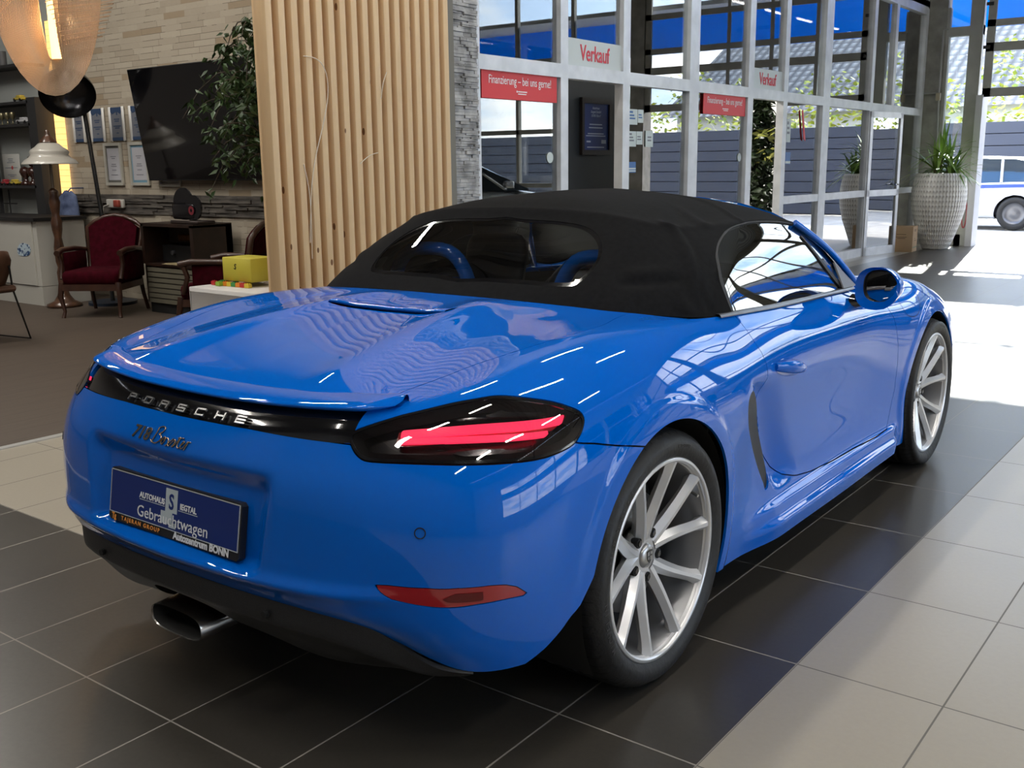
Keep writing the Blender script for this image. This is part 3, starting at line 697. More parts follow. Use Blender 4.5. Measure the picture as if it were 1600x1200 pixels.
_l = t.nodes.new('ShaderNodeLayerWeight'); _l.inputs[0].default_value = .35; _r = t.nodes.new('ShaderNodeMath'); _r.operation = 'MULTIPLY_ADD'; _r.inputs[1].default_value = 1.1; _r.inputs[2].default_value = .22; _r.use_clamp = True
t.links.new(_l.outputs['Fresnel'], _r.inputs[0]); t.links.new(_r.outputs[0], _m.inputs[0]); t.links.new(_t.outputs[0], _m.inputs[1]); t.links.new(_g.outputs[0], _m.inputs[2]); t.links.new(_m.outputs[0], _o.inputs[0])
fab = TOP.clip(-UTf(TOP, RWIN)-.001); fab = fab.clip(-UTf(fab, GLS)-.006)
# windscreen header: the fabric ends there
fab = fab.clip(1.47-fab.V[:,1]+.06*(fab.V[:,0]/.6)*0)
STOP = fab.join(fab.mirror()).build('soft_top', FABRIC, CAR, seam=.0005, flange=.006, off=.003)
STOP['label'] = 'black fabric soft top'
rw = TOP.clip(UTf(TOP, RWIN)+.001); rw = rw.join(rw.mirror()); RW = rw.build('rear_window', GLASS_R, CAR, seam=.0005, flange=0, off=.001)
br = TOP.clip(UTf(TOP, RWIN)+.001); br = br.clip(.010-UTf(br, RWIN)); br.join(br.mirror()).build('window_border', GLOSS_BLACK, RW, seam=.0005, flange=0, off=.0018)
gs0 = Sheet.from_grid(np.concatenate([TG0, np.broadcast_to(_tl[None,:,None], TG0.shape[:2]+(1,)), np.broadcast_to(_tr[:,None,None], TG0.shape[:2]+(1,))], 2), grid_normals(TG0))
gl = gs0.clip(UTf(gs0, GLS)+.004); frm = gl.clip(.008-UTf(gl, GLS))
QW = [(1.93,.0),(1.93,.30)]
for mir in (0,1):
    a = gl.mirror() if mir else gl; b = frm.mirror() if mir else frm
    w = a.build('side_window', GLASS_S, CAR, flange=0, off=-.004); b.build('window_seal', RUBBER, w, flange=.008, off=.002)
    # dark divider bar ahead of the mirror and the grey triangle
    dv = a.clip(UTf(a, [(1.905,-.1),(1.930,-.1),(1.90,.08),(1.86,.20),(1.84,.20)])); 
    if dv.F: dv.build('divider', RUBBER, w, flange=.006, off=.001)
# windscreen, pillars and header (body colour)
def L3(a, b, t): return Vector(a).lerp(Vector(b), t)
base_c = [(0,2.06,.925),(.25,2.04,.92),(.48,1.97,.908),(.66,1.85,.893),(.755,1.71,.884)]
top_c = [(0,1.505,1.232),(.2,1.50,1.226),(.38,1.485,1.205),(.52,1.465,1.172),(.612,1.45,1.133)]
WS = []
for k in range(9):
    row = []
    for a, b in zip(top_c, base_c):
        p = L3(a, b, k/8); p.z += .018*math.sin(math.pi*k/8); row.append(p)
    WS.append([Vector((-p.x, p.y, p.z)) for p in row[:0:-1]]+row)
mb = MB(); mb.grid(WS); mb.build('windscreen', glass_mat('windscreen glass', (.85,.92,.90), .85), CAR)
for sx in (1,-1):
    pts = []; rad = []
    for k in range(13):
        t = k/12; p = L3((.612,1.45,1.138), (.768,1.73,.882), t); p.z += .014*math.sin(math.pi*t); p.x += .012*math.sin(math.pi*t); p.x *= sx
        pts.append(p); rad.append(.0125)
    MB().tube(pts, rad, 10).build('windscreen_pillar', PAINT, CAR)
pts = [Vector((p.x, p.y+.010, p.z-.018)) for p in WS[0]]
MB().tube(pts, .014, 10).build('windscreen_header', PAINT, CAR)
# satin strip along the door top and grey triangle by the mirror
SATIN = mat('satin aluminium trim', (.16,.16,.17), .3, .8)
for sx in (1,-1):
    pts = [(.779*sx,.50,.917),(.782*sx,.62,.912),(.785*sx,.90,.900),(.785*sx,1.2,.892),(.783*sx,1.45,.888),(.776*sx,1.66,.884)]
    mb = MB(); V = []
    for p in pts: V.append([(p[0]-.020*sx,p[1],p[2]+.006),(p[0]-.004*sx,p[1],p[2]+.005),(p[0]+.002*sx,p[1],p[2]-.001),(p[0]+.002*sx,p[1],p[2]-.005)])
    mb.grid(V); mb.build('belt_trim', SATIN, CAR)
    mb = MB(); mb.add([(.776*sx,1.55,.893),(.772*sx,1.70,.889),(.722*sx,1.585,.985),(.770*sx,1.55,.893),(.764*sx,1.70,.889),(.715*sx,1.585,.985)], [(0,1,2),(3,5,4),(0,3,4,1),(1,4,5,2),(2,5,3,0)]); mb.build('mirror_triangle', mat('grey plastic', (.10,.10,.11), .4), CAR)

# ---------------------------------------------------------------- door mirrors
for sx in (1,-1):
    c = Vector((.915*sx, 1.555, .905))
    mb = MB(); G = []
    # shell: rounded cap, open towards the rear
    prof = []
    for i in range(13):
        t = i/12; y = -.055+.135*t; r = math.sqrt(max(0, 1-(t)**2.2)) if t < 1 else .02
        ring = []
        for k in range(28):
            a = 2*math.pi*k/28; ca, sa = math.cos(a), math.sin(a)
            w = .088*(abs(ca)**.75)*(1 if ca > 0 else -1); h = .078*(abs(sa)**.8)*(1 if sa > 0 else -1)
            h *= 1-.42*(ca*sx > 0)*abs(ca)**1.5; h += .006*ca*sx
            ring.append((c.x+sx*w*(.35+.65*r), c.y+y-.02*ca, c.z+h*(.25+.75*r)))
        G.append(ring)
    mb.grid(G, closed_u=True); mb.add(G[-1], [tuple(range(28))])
    mr = mb.build('door_mirror', PAINT, CAR, fixn=True); mr['label'] = 'blue door mirror housing'
    rim = [(Vector(p)-c)*1.0+c for p in G[0]]
    inn = [Vector((c.x+.006*sx+(p[0]-c.x)*.76, p[1]+.010, c.z+.010+(p[2]-c.z)*.76)) for p in G[0]]
    inn2 = [Vector((q.x, q.y+.012, q.z)) for q in inn]
    mb = MB(); mb.grid([[Vector(p) for p in G[0]], inn], closed_u=True); mb.build('mirror_rim', PAINT, mr, fixn=True)
    mb = MB(); mb.grid([inn, inn2], closed_u=True); mb.build('mirror_recess', BLACK_PL, mr)
    mb = MB(); mb.add(inn2, [tuple(range(28))]); mb.build('mirror_glass', mat('mirror', (.35,.35,.36), .01, 1.0), mr, fixn=True)
    mb = MB(); G = []
    for t, (x, y, z, w, h) in enumerate(((.80,1.58,.842,.045,.030),(.84,1.59,.846,.038,.020),(.875,1.60,.862,.032,.015),(.905,1.615,.885,.035,.02))):
        G.append([(sx*x, y+w*math.cos(a), z+h*math.sin(a)) for a in np.linspace(0, 2*math.pi, 17)[:-1]])
    mb.grid(G, closed_u=True); mb.build('mirror_foot', GLOSS_BLACK, mr)

# ---------------------------------------------------------------- cabin
LEATHER = mat('black leather', (.018,.018,.019), .5)
for sx in (.37,-.37):
    mb = MB(); mb.rbox((sx-.25,.86,.30),(sx+.25,1.38,.46), .06)
    seat = mb.build('seat', LEATHER, CAR)
    M = Matrix.Translation((sx,.80,.62)) @ Matrix.Rotation(math.radians(-14),4,'X')
    mb = MB(); mb.rbox((-.24,-.06,-.25),(.24,.07,.26), .06, M=M); mb.rbox((-.14,-.05,.22),(.14,.06,.50), .06, M=M); mb.build('backrest', LEATHER, seat)
    # roll hoop
    mb = MB(); pts = [(sx+.20*math.copysign(abs(math.cos(a))**.6, math.cos(a)), .52-.10*math.sin(a)*0, .80+.27*math.sin(a)) for a in np.linspace(0, math.pi, 25)]
    mb.tube(pts, .026, 10); mb.build('roll_hoop', PAINT, CAR)
mb = MB(); mb.rbox((-.66,.36,.70),(.66,.62,.845), .04); mb.build('rear_shelf', LEATHER, CAR)
mb = MB(); mb.rbox((-.70,1.62,.60),(.70,2.02,.86), .08); mb.build('dashboard', LEATHER, CAR)
mb = MB(); M = Matrix.Translation((-.37,1.50,.78)) @ Matrix.Rotation(math.radians(68),4,'X')
mb.tube([M @ Vector((.185*math.cos(a), .185*math.sin(a), 0)) for a in np.linspace(0,2*math.pi,37)[:-1]], .016, 8, closed=True)
mb.cyl(M @ Vector((0,0,-.03)), M @ Vector((0,0,.02)), .06); 
for a in (0, math.pi, -math.pi/2): mb.tube([M @ Vector((.05*math.cos(a),.05*math.sin(a),0)), M @ Vector((.18*math.cos(a),.18*math.sin(a),0))], .014, 6)
mb.build('steering_wheel', LEATHER, CAR)
mb = MB(); mb.box((-.70,.62,.22),(.70,1.9,.30)); mb.box((-.09,.62,.3),(.09,1.9,.52)); mb.build('cabin_floor', DARK, CAR)
mb = MB(); mb.box((-.72,.44,.3),(.72,.50,.72)); mb.build('bulkhead', DARK, CAR)
# ---------------------------------------------------------------- spoiler lip
mb = MB(); n = 41; rows = []
for k in range(n):
    u = -1+2*k/(n-1); a = abs(u); x = .574*u
    yr = -.790+.075*a**2.6+.045*max(0,(a-.88)/.12)**2; zr = .8315+.016*a**2
    e = 1.0 if a < .93 else math.sqrt(max(0.0, 1-((a-.93)/.07)**2))
    ch = .105*(.45+.55*e); th = .011*(.25+.75*e)
    lift = .012*max(0, (a-.80)/.2)
    rows.append([(x, yr, zr), (x, yr+.004, zr+th*.45), (x, yr+.030, zr+th*.75+.004), (x, yr+ch*.72, zr+.0155+.004), (x, yr+ch, zr+.018), (x, yr+ch, zr-.006), (x, yr+.03, zr-th), (x, yr+.006, zr-th*.7)])
mb.grid(rows, closed_u=True)
sp = mb.build('rear_spoiler', PAINT, CAR, fixn=True); sp['label'] = 'slim blue lip spoiler above the black strip'
md = sp.modifiers.new('s', 'SUBSURF'); md.levels = md.render_levels = 2
# ---------------------------------------------------------------- boot lid slot: raised hood over a dark outlet
mb = MB(); xs = np.linspace(-SLOTX, SLOTX, 25)
def lidz(x, y):
    V = BODY.V; d = (V[:,0]-abs(x))**2+(V[:,1]-y)**2; i = np.argsort(d)[:4]; w = 1/(d[i]+1e-7); return float((V[i,2]*w).sum()/w.sum())
G = []
for x in xs:
    zf = lidz(x, -.122); zb = lidz(x, -.08)
    G.append([(x,-.128,zf-.001),(x,-.110,zf-.022),(x,-.082,zf-.028)])
mb.grid(G); mb.build('air_outlet', mat('outlet black', (.006,.003,.004), .5), CAR)
mb = MB(); G = []
for x in xs:
    a = abs(x)/SLOTX; zf = lidz(x, -.085); t = .006*(1-a**4)
    G.append([(x,-.100,zf-.008+t),(x,-.106,zf-.001+t),(x,-.098,zf+.003+t),(x,-.070,zf+.004+t*.6),(x,-.03,lidz(x,-.03)-.002)])
mb.grid(G); o = mb.build('brake_light_cover', PAINT, CAR)
mb = MB(); G = []
for x in xs: zf = lidz(x, -.085); G.append([(x,-.094,zf-.010),(x,-.094,zf-.018)])
mb.grid(G); mb.build('high_brake_light', RED_LENS, CAR)
# ---------------------------------------------------------------- diffuser and tail pipe
def bx_row(pts): return pts
DIFM = noise_mat('diffuser plastic', (.014,.014,.015), (.022,.022,.023), 300, .5, .1)
# top edge follows the blue bumper's bottom edge
top = [(0,-.872,.404),(.15,-.868,.403),(.30,-.855,.399),(.42,-.835,.394),(.52,-.805,.386),(.59,-.770,.362),(.645,-.735,.318),(.70,-.700,.274),(.76,-.645,.258)]
lo1 = [(0,-.880,.352),(.15,-.876,.350),(.30,-.862,.346),(.42,-.842,.340),(.51,-.812,.328),(.575,-.775,.302),(.63,-.735,.270),(.68,-.695,.248),(.73,-.64,.240)]
lo2 = [(0,-.845,.312),(.15,-.842,.311),(.28,-.830,.308),(.38,-.812,.302),(.46,-.785,.292),(.53,-.75,.272),(.59,-.71,.248),(.64,-.67,.232),(.69,-.62,.226)]
lo3 = [(0,-.790,.255),(.14,-.785,.252),(.26,-.775,.238),(.34,-.765,.222),(.42,-.75,.218),(.50,-.72,.222),(.56,-.68,.222),(.61,-.64,.235),(.66,-.59,.238)]
lo4 = [(0,-.66,.235),(.14,-.66,.232),(.26,-.655,.220),(.34,-.65,.205),(.42,-.64,.20),(.50,-.62,.203),(.56,-.59,.205),(.61,-.56,.232),(.66,-.52,.235)]
R_ = []
for r in (top, lo1, lo2, lo3, lo4):
    q = prefilter(np.array(r), .5); q[0,0] = 0; q = bspline(q, 6)
    R_.append(np.concatenate([q[:0:-1]*[-1,1,1], q]))
R_ = np.array(R_)
R_ = np.concatenate([R_[:1], (R_[:1]*.7+R_[1:2]*.3), R_[1:2], (R_[1:2]*.7+R_[2:3]*.3), R_[2:]])
D = bspline(R_, 6); Dn = -grid_normals(D)
# exhaust opening: arch cut in the lower middle, clipped from the sheet
DS = Sheet(D.reshape(-1,3), grid_normals(D).reshape(-1,3)*1.0, [(i*D.shape[1]+j, (i+1)*D.shape[1]+j, (i+1)*D.shape[1]+j+1, i*D.shape[1]+j+1) for i in range(D.shape[0]-1) for j in range(D.shape[1]-1)])
DS.N = -DS.N if DS.N[len(DS.N)//4,1] > 0 else DS.N
ex = lambda V: sdf_poly(V[:,[0,2]], smooth_poly([(-.150,.10),(-.150,.27),(-.125,.318),(-.07,.334),(0,.337),(.07,.334),(.125,.318),(.150,.27),(.150,.10)], 4))
DS = DS.clip(-ex(DS.V))
DIF = DS.build('rear_diffuser', DIFM, CAR, flange=.012); DIF['label'] = 'matt black lower valance'
mb = MB(); mb.box((-.50,-.58,.25),(.50,-.2,.40)); mb.build('rear_structure', DARK, CAR)
# tail pipe: flattened rounded rectangle tube
STEEL = mat('tail pipe steel', (.50,.47,.44), .22, 1.0)
def rr(w, h, n=32, p=3.2): return [(w*math.copysign(abs(math.cos(a))**(2/p), math.cos(a)), h*math.copysign(abs(math.sin(a))**(2/p), math.sin(a))) for a in np.linspace(0, 2*math.pi, n+1)[:-1]]
mb = MB(); G = []
for y, s, zo in ((-.875,1.0,.262),(-.878,.985,.262),(-.875,.955,.262),(-.84,.95,.263),(-.62,.9,.268)): G.append([(x*s, y-.0, zo+z*s) for x, z in rr(.104,.034)])
mb.grid(G[1:3], closed_u=True); 
mb2 = MB(); mb2.grid(G[2:], closed_u=True)
G2 = [[(x*s, y, zo+z*s) for x, z in rr(.104,.034)] for y, s, zo in ((-.878,.985,.262),(-.873,1.0,.262),(-.83,1.02,.263),(-.62,1.0,.268))]
mb.grid(G2, closed_u=True); ep = mb.build('tail_pipe', STEEL, CAR); ep['label'] = 'wide flat tail pipe of steel'
mb2.build('bore', mat('soot', (.01,.01,.01), .7), ep)
mb = MB(); mb.add(G[-1], [tuple(range(32))]); mb.build('baffle', DARK, ep)

# ---------------------------------------------------------------- number plate
PLM = mat('plate blue', (.003,.022,.16), .35, coat=.3); WHITE = mat('white lettering', (.75,.77,.80), .5); ORANGE = mat('orange lettering', (.85,.33,.06), .5)
PX = frame_matrix((0,-.857,.547), (1,0,0), (0,.165,1))
mb = MB(); pl = [(x, y) for x, y in [(-.262+.008,-.070),(.262-.008,-.070),(.262,-.062),(.262,.058),(.254,.066),(-.254,.066),(-.262,.058),(-.262,-.062)]]
mb.prism(pl, -.012, .006, PX); PLATE = mb.build('number_plate_holder', BLACK_PL, CAR)
mb = MB(); mb.box((-.255,-.047,.0),(.255,.059,.0075), PX); plate = mb.build('number_plate', PLM, PLATE); plate['label'] = 'dark blue dealer plate with white lettering'
mb = MB()
for a, b in (((-.257,-.049),(.257,-.0475)),((-.257,.0595),(.257,.061)),((-.2575,-.049),(-.256,.061)),((.256,-.049),(.2575,.061))): mb.box((a[0],a[1],.0),(b[0],b[1],.0085), PX)
mb.build('plate_rim', mat('pale rim', (.45,.48,.50), .4), PLATE)
def ptext(s, x, y, size, m, **k): return text_mesh('lettering', s, size, m, PLATE, PX @ Matrix.Translation((x, y, .0084)), depth=.0003, **k)
ptext('AUTOHAUS', -.078, .0155, .0200, WHITE, xs=.98, offset=.0006); ptext('IEGTAL', .068, .0155, .0200, WHITE, xs=.98, offset=.0006)
mb = MB(); mb.box((-.130,.0045,.0075),(-.026,.0058,.0083), PX); mb.box((.030,.0045,.0075),(.104,.0058,.0083), PX)
mb.box((-.023,-.006,.0075),(.024,.052,.0079), PX); mb.box((-.040,-.036,.0075),(.006,-.006,.0079), PX); mb.box((.006,-.036,.0075),(.022,-.030,.0079), PX); mb.box((-.006,-.043,.0075),(.022,-.030,.0079), PX); mb.build('emblem', mat('plate silver', (.45,.52,.56), .5), PLATE)
ptext('S', .001, .019, .052, PLM, xs=.85, offset=.0012)
ptext('Gebrauchtwagen', .005, -.026, .041, WHITE, xs=1.02, spacing=1.0)
t = ptext('Tg', -.236, -.0585, .021, ORANGE, xs=.85, offset=.0008); ptext('TAJERAN GROUP', -.122, -.0590, .0145, ORANGE, xs=1.15, spacing=1.35, offset=.0003)
ptext('Autozentrum BONN', .122, -.0580, .0250, WHITE, xs=.98, offset=.0010)

# ---------------------------------------------------------------- lettering on the tail
def ray_body(x, z):
    """point on the tail surface at (x, z)"""
    V = BODY.V; k = (V[:,1] < -.5); W_ = V[k]; d = (W_[:,0]-abs(x))**2+(W_[:,2]-z)**2; i = np.argsort(d)[:4]; w = 1/(d[i]+1e-8)
    return float((W_[i,1]*w).sum()/w.sum())
LET = mat('letter chrome', (.42,.42,.42), .25, 1.0)
for k, ch in enumerate('PORSCHE'):
    x = -.215+.430*k/6; y = ray_body(x, .792)-.001
    sl = (ray_body(x+.04, .797)-ray_body(x-.04, .797))/.08
    M = frame_matrix((x, y-.001, .792), (1, sl, 0), (0, .90, 1))
    mb = MB(); w, h, t = .0160, .0100, .0042
    def seg(x0,y0,x1,y1): mb.box((x0,y0,-.002),(x1,y1,.003), M)
    L, Rr, T_, B_, Mi = (-w,-h,-w+t,h), (w-t,-h,w,h), (-w,h-t,w,h), (-w,-h,w,-h+t), (-w,-t/2,w,t/2)
    seg(*{'P':L,'O':L,'R':L,'S':(-w,0,-w+t,h),'C':L,'H':L,'E':L}[ch])
    if ch in 'POCSER': seg(*T_)
    if ch in 'OSCE': seg(*B_)
    if ch in 'PRSHE': seg(*Mi)
    if ch in 'OH': seg(*Rr)
    if ch in 'PR': seg(w-t,0,w,h)
    if ch == 'S': seg(w-t,-h,w,0)
    if ch == 'R': seg(w-t*1.4,-h,w-t*.2,0)
    o = mb.build('letter', LET, PANEL)
GOLD = mat('script metal', (.50,.43,.30), .25, 1.0)
def script(s, x, z, size, **k):
    y = ray_body(x, z); yb = ray_body(x, z-.02); sl = (ray_body(x+.04, z)-ray_body(x-.04, z))/.08
    M = frame_matrix((x, y-.002, z), (1, sl, 0), (0, (y-yb)/.02, 1)); return text_mesh('script', s, size, GOLD, BUMPER, M, depth=.0012, **k)
script('718', -.122, .722, .046, xs=1.1, shear=.35, offset=.0008)
# joined-up model script, drawn as a fine wire
def wire(strokes, x0, z0, sc):
    mb = MB()
    for st in strokes:
        P = bspline(np.array(st, float), 5); pts = []
        for a, b in P:
            x = x0+(a+.30*b)*sc; z = z0+b*sc; pts.append((x, ray_body(x, z)-.0025, z))
        mb.tube(pts, .0016, 6)
    return mb.build('script', GOLD, BUMPER)
wire([[(0,0),(.5,2.2),(0,2.0),(1.4,2.6),(2.0,2.0),(1.2,1.4),(.7,1.3),(1.9,1.2),(1.9,.4),(.9,-.1),(0,.1),(-.5,.4)],
      [(2.0,.4),(2.4,1.2),(3.0,1.1),(2.9,.2),(2.3,0),(2.2,.7),(3.2,1.1),(3.7,1.1),(4.0,0),(4.5,.2)],[(4.7,1.2),(3.6,0)],
      [(4.3,.1),(5.3,1.5),(5.4,.4),(4.8,0),(5.6,.2),(6.2,2.2),(5.9,.4),(6.4,0),(6.9,.3)],[(5.6,1.4),(6.9,1.5)],
      [(6.7,.5),(7.3,.8),(7.3,1.3),(6.8,.9),(6.9,0),(7.6,.2),(8.1,1.4),(7.9,1.1),(8.6,1.2)],[(8.1,1.1),(7.9,0)]], -.068, .708, .0165)
# parking sensors and towing eye cover: fine rings set in the skin
def ring_on(x, z, r, name, m=DARK, t=.0012, side=1):
    y = ray_body(x, z); e = .02; sx = (ray_body(abs(x)+e, z)-ray_body(abs(x)-e, z))/(2*e); sz = (ray_body(abs(x), z+e)-ray_body(abs(x), z-e))/(2*e)
    s = 1 if x > 0 else -1; M = frame_matrix((x, y-.0005, z), (1, sx*s, 0), (0, sz, 1))
    mb = MB(); mb.tube([M @ Vector((r*math.cos(a), r*math.sin(a), 0)) for a in np.linspace(0, 2*math.pi, 33)[:-1]], t, 5, closed=True); return mb.build(name, m, BUMPER)
for x in (.70,-.70): ring_on(x, .602, .0115, 'parking_sensor')
ring_on(.298, .475, .026, 'towing_eye_cover', t=.0007)
for x in (.33,-.33):
    mb = MB(); mb.cyl((x,-.868,.366),(x,-.858,.366),.009); mb.build('parking_sensor', DARK, DIF)
# fuel flap ring on the front right fender
fu = [(3.803,0.561),(3.788,0.511),(3.747,0.477),(3.681,0.472),(3.603,0.495),(3.562,0.553),(3.556,0.600),(3.60,.64),(3.70,.655),(3.78,.62)]
FU = smooth_poly(fu, 5)
for a, b in ((.0014,0),):
    q = BODY.clip(UTf(BODY, FU)); q = q.clip(.0022-UTf(q, FU)); q.build('fuel_flap_gap', DARK, CAR, flange=0, off=.0006)
# ---------------------------------------------------------------- door handles
for s, dr in ((1, doors[0]), (-1, doors[1])):
    mb = MB(); G = []
    for k in range(15):
        t = k/14; y = .735+.235*t; z = .735-.042*t+.004*math.sin(math.pi*t); x = .858-.004*t+.030*math.sin(math.pi*t)**.6
        w = (.016+.008*(1-t))*math.sin(math.pi*min(1,max(0,.08+t*.84)))**.5; 
        G.append([(s*(x+.009*math.cos(a)), y, z+w*math.sin(a)) for a in np.linspace(0, 2*math.pi, 13)[:-1]])
    mb.grid(G, closed_u=True); mb.add(G[0], [tuple(range(12))]); mb.add(G[-1], [tuple(range(12))]); mb.build('door_handle', PAINT, dr, fixn=True)
    mb = MB(); G = []
    for r, dx in ((1,.0012),(.97,.0022),(.80,.0025)):
        G.append([(s*(.8565-.004*(math.cos(a)+1)/2+dx-.0), .85+.125*r*math.cos(a), .716-.020*math.cos(a)*r+.030*r*math.sin(a)) for a in np.linspace(0, 2*math.pi, 33)[:-1]])
    mb.grid(G[:2], closed_u=True); mb.build('handle_recess', PAINT, dr)
# ---------------------------------------------------------------- wheels: ten slim spokes in five V pairs
SILVER = mat('wheel silver', (.70,.70,.71), .30, .55, coat=.5, coatr=.1)
SIDEWALL = noise_mat('tyre rubber', (.007,.007,.0075), (.011,.011,.012), 40, .55, .15)
DISC = mat('brake disc steel', (.20,.20,.20), .35, 1.0)
def wheel(width, R, label_front):
    """built around the x axis, outer face towards +x; returns the rim object with its parts"""
    xo = width/2                                   # outer lip plane
    mb = MB(); r = .272
    barrel = [(r-.004,-xo),(r,-xo+.004),(r-.002,-xo+.012),(.235,-xo+.03),(.228,-.02),(.238,xo-.07),(.250,xo-.035),(.256,xo-.020)]
    prof = [(.256,xo-.020),(.259,xo-.014),(.262,xo-.010),(r-.001,xo-.008),(r,xo-.003),(r-.003,xo),(r-.009,xo),(r-.012,xo-.006)]
    mb.lathe(prof[:-1], axis='x', n=96)
    mb.lathe([(r-.009,xo),(.2585,xo-.0035),(.2575,xo-.012)], axis='x', n=96)
    face = lambda rr: xo-.006-.050*(1-((rr-.05)/.215)**1.0)*(1 if rr > .05 else 1)   # dish: hub set back
    def spoke(a0, a1, w0, w1, nseg=12):
        G = []
        for k in range(nseg+1):
            t = k/nseg; rr = .045+(.262-.045)*t; e = t**1.25
            a = a0+(a1-a0)*(1-(1-t)**1.5); w = w0+(w1-w0)*min(1, t*1.6)+ (.006*max(0,(t-.85)/.15))
            xf = face(rr)+.002; d = .030-.010*t+.012*max(0,(t-.8)/.2)
            c, s_ = math.cos(a), math.sin(a); rad = Vector((0,c,s_)); tan = Vector((0,-s_,c)); p = rad*rr
            sec = [(-w*.75,-d-.006),(-w*1.05,-.017),(-w*.30,0),(w*.30,0),(w*1.05,-.017),(w*.75,-d-.006)]
            G.append([p+tan*q[0]+Vector((xf+q[1],0,0)) for q in sec])
        m_ = len(G[0])
        for q in range(m_-1): mb.grid([[r_[q] for r_ in G],[r_[q+1] for r_ in G]])
    for k in range(5):
        a = 2*math.pi*k/5+math.pi/2+.10
        for s in (1,-1): spoke(a+s*.17, a+s*.325, .022, .0165)
    # hub and webs
    mb.lathe([(.030,face(.05)-.004),(.052,face(.05)-.001),(.066,face(.07)-.008),(.078,face(.07)-.028),(.060,xo-.11),(.01,xo-.11)], axis='x', n=40)
    rim = mb.build('rim', SILVER, None)
    b_ = MB(); b_.lathe(barrel, axis='x', n=96); b_.build('barrel', mat('barrel grey', (.30,.30,.31), .35, .8), rim)
    b_ = MB(); b_.lathe([(.0,-.035),(.225,-.035)], axis='x', n=48); b_.build('back_plate', DARK, rim)
    mb = MB(); mb.lathe([(.0,face(.05)+.009),(.020,face(.05)+.008),(.030,face(.05)+.005),(.034,face(.05)-.004),(.034,face(.05)-.02)], axis='x', n=40); cap = mb.build('centre_cap', mat('cap silver', (.5,.5,.5), .3, .9), rim)
    mb = MB(); M = frame_matrix((face(.05)+.0088,0,0), (0,1,0), (0,0,1))
    sh = [(-.014,.016),(0,.018),(.014,.016),(.013,-.002),(.008,-.012),(0,-.019),(-.008,-.012),(-.013,-.002)]
    mb.prism(sh, 0, .0008, M); cr = mb.build('crest', mat('crest dark', (.10,.10,.10), .4, .7), rim)
    mb = MB()
    for q in ((-.011,.003,-.002,.013),(.002,-.010,.011,.000),(-.009,-.008,-.003,-.001),(.003,.005,.011,.012)): mb.box((q[0],q[1],.0008),(q[2],q[3],.0014), M)
    mb.build('crest', mat('cap silver'), rim)
    mb = MB(); mb2 = MB()
    for k in range(5):
        a = 2*math.pi*k/5+math.pi/2+.10+math.pi/5; c = Vector((face(.05)-.001, .062*math.cos(a), .062*math.sin(a)))
        nb = MB(); nb.cyl(c-Vector((.02,0,0)), c+Vector((.0025,0,0)), .0135, .0135, 20); nb.build('bolt_pocket', DARK, rim)
        nb = MB(); nb.cyl(c-Vector((.02,0,0)), c+Vector((.006,0,0)), .0085, .0085, 6); nb.build('wheel_bolt', mat('bolt', (.15,.15,.15), .3, 1.0), rim)
    nb = MB(); nb.cyl((xo-.035,.205,.125),(xo-.01,.198,.120),.004); nb.build('tyre_valve', mat('valve', (.6,.6,.6), .3, 1.0), rim)
    # tyre
    h = R-.272
    prof = [(.262,xo-.010),(.275,xo-.001),(.285,xo+.006),(.300,xo+.010),(.312,xo+.009),(.322,xo+.004),(R-.016,xo-.006),(R-.008,xo-.016),(R-.003,xo-.030),(R-.001,xo-.048)]
    gr = []
    for g in (.045,.015,-.015,-.045):
        gr += [(R-.0005,g*1.0+.0065),(R-.008,g+.005),(R-.008,g-.005),(R-.0005,g-.0065)]
    prof += [(a, b) for a, b in gr if b < xo-.05]+[(R-.003,-xo+.03),(R-.016,-xo+.006),(.312,-xo-.008),(.285,-xo-.005),(.265,-xo+.01)]
    mb = MB(); mb.lathe(prof, axis='x', n=120); ty = mb.build('tyre', SIDEWALL, rim)
    # shoulder blocks: short cuts across the outer tread edge
    mb = MB()
    for k in range(64):
        a = 2*math.pi*k/64; c, s_ = math.cos(a), math.sin(a); rad = Vector((0,c,s_)); tan = Vector((0,-s_,c)); P = []
        for rr, xx in ((R-.012,xo-.0085),(R-.0060,xo-.016),(R-.0012,xo-.030),(R+.0006,xo-.050)): P.append((rr,xx))
        mb.grid([[rad*(rr+.0007)+Vector((xx+.0006,0,0))-tan*.0016 for rr,xx in P],[rad*(rr+.0007)+Vector((xx+.0006,0,0))+tan*.0016 for rr,xx in P]])
    mb.build('tread_cuts', DARK, ty)
    # raised sidewall lettering
    LTR = mat('tyre lettering', (.028,.028,.03), .35)
    def arc_text(s, rr, size, a_mid, da, gapm):
        for k, ch in enumerate(s):
            if ch == ' ': continue
            a = a_mid-(k-(len(s)-1)/2)*da; c, s_ = math.cos(a), math.sin(a)
            rad = Vector((0,c,s_)); tan = Vector((0,-s_,c)); x0 = xo+.0102 if rr < .306 else xo+.0095
            M = frame_matrix(Vector((x0,0,0))+rad*rr, tan*-1, rad)
            if M.col[2][0] < 0: M = frame_matrix(Vector((x0,0,0))+rad*rr, tan, rad)
            gapm.append((ch, M, size))
    L = []
    arc_text('MICHELIN', .3045, .024, math.radians(196), .062, L); arc_text('PILOT SPORT 4 S', .3035, .016, math.radians(146), .042, L)
    arc_text('MICHELIN', .3035, .011, math.radians(76), .028, L)
    mb = MB(); cache = {}
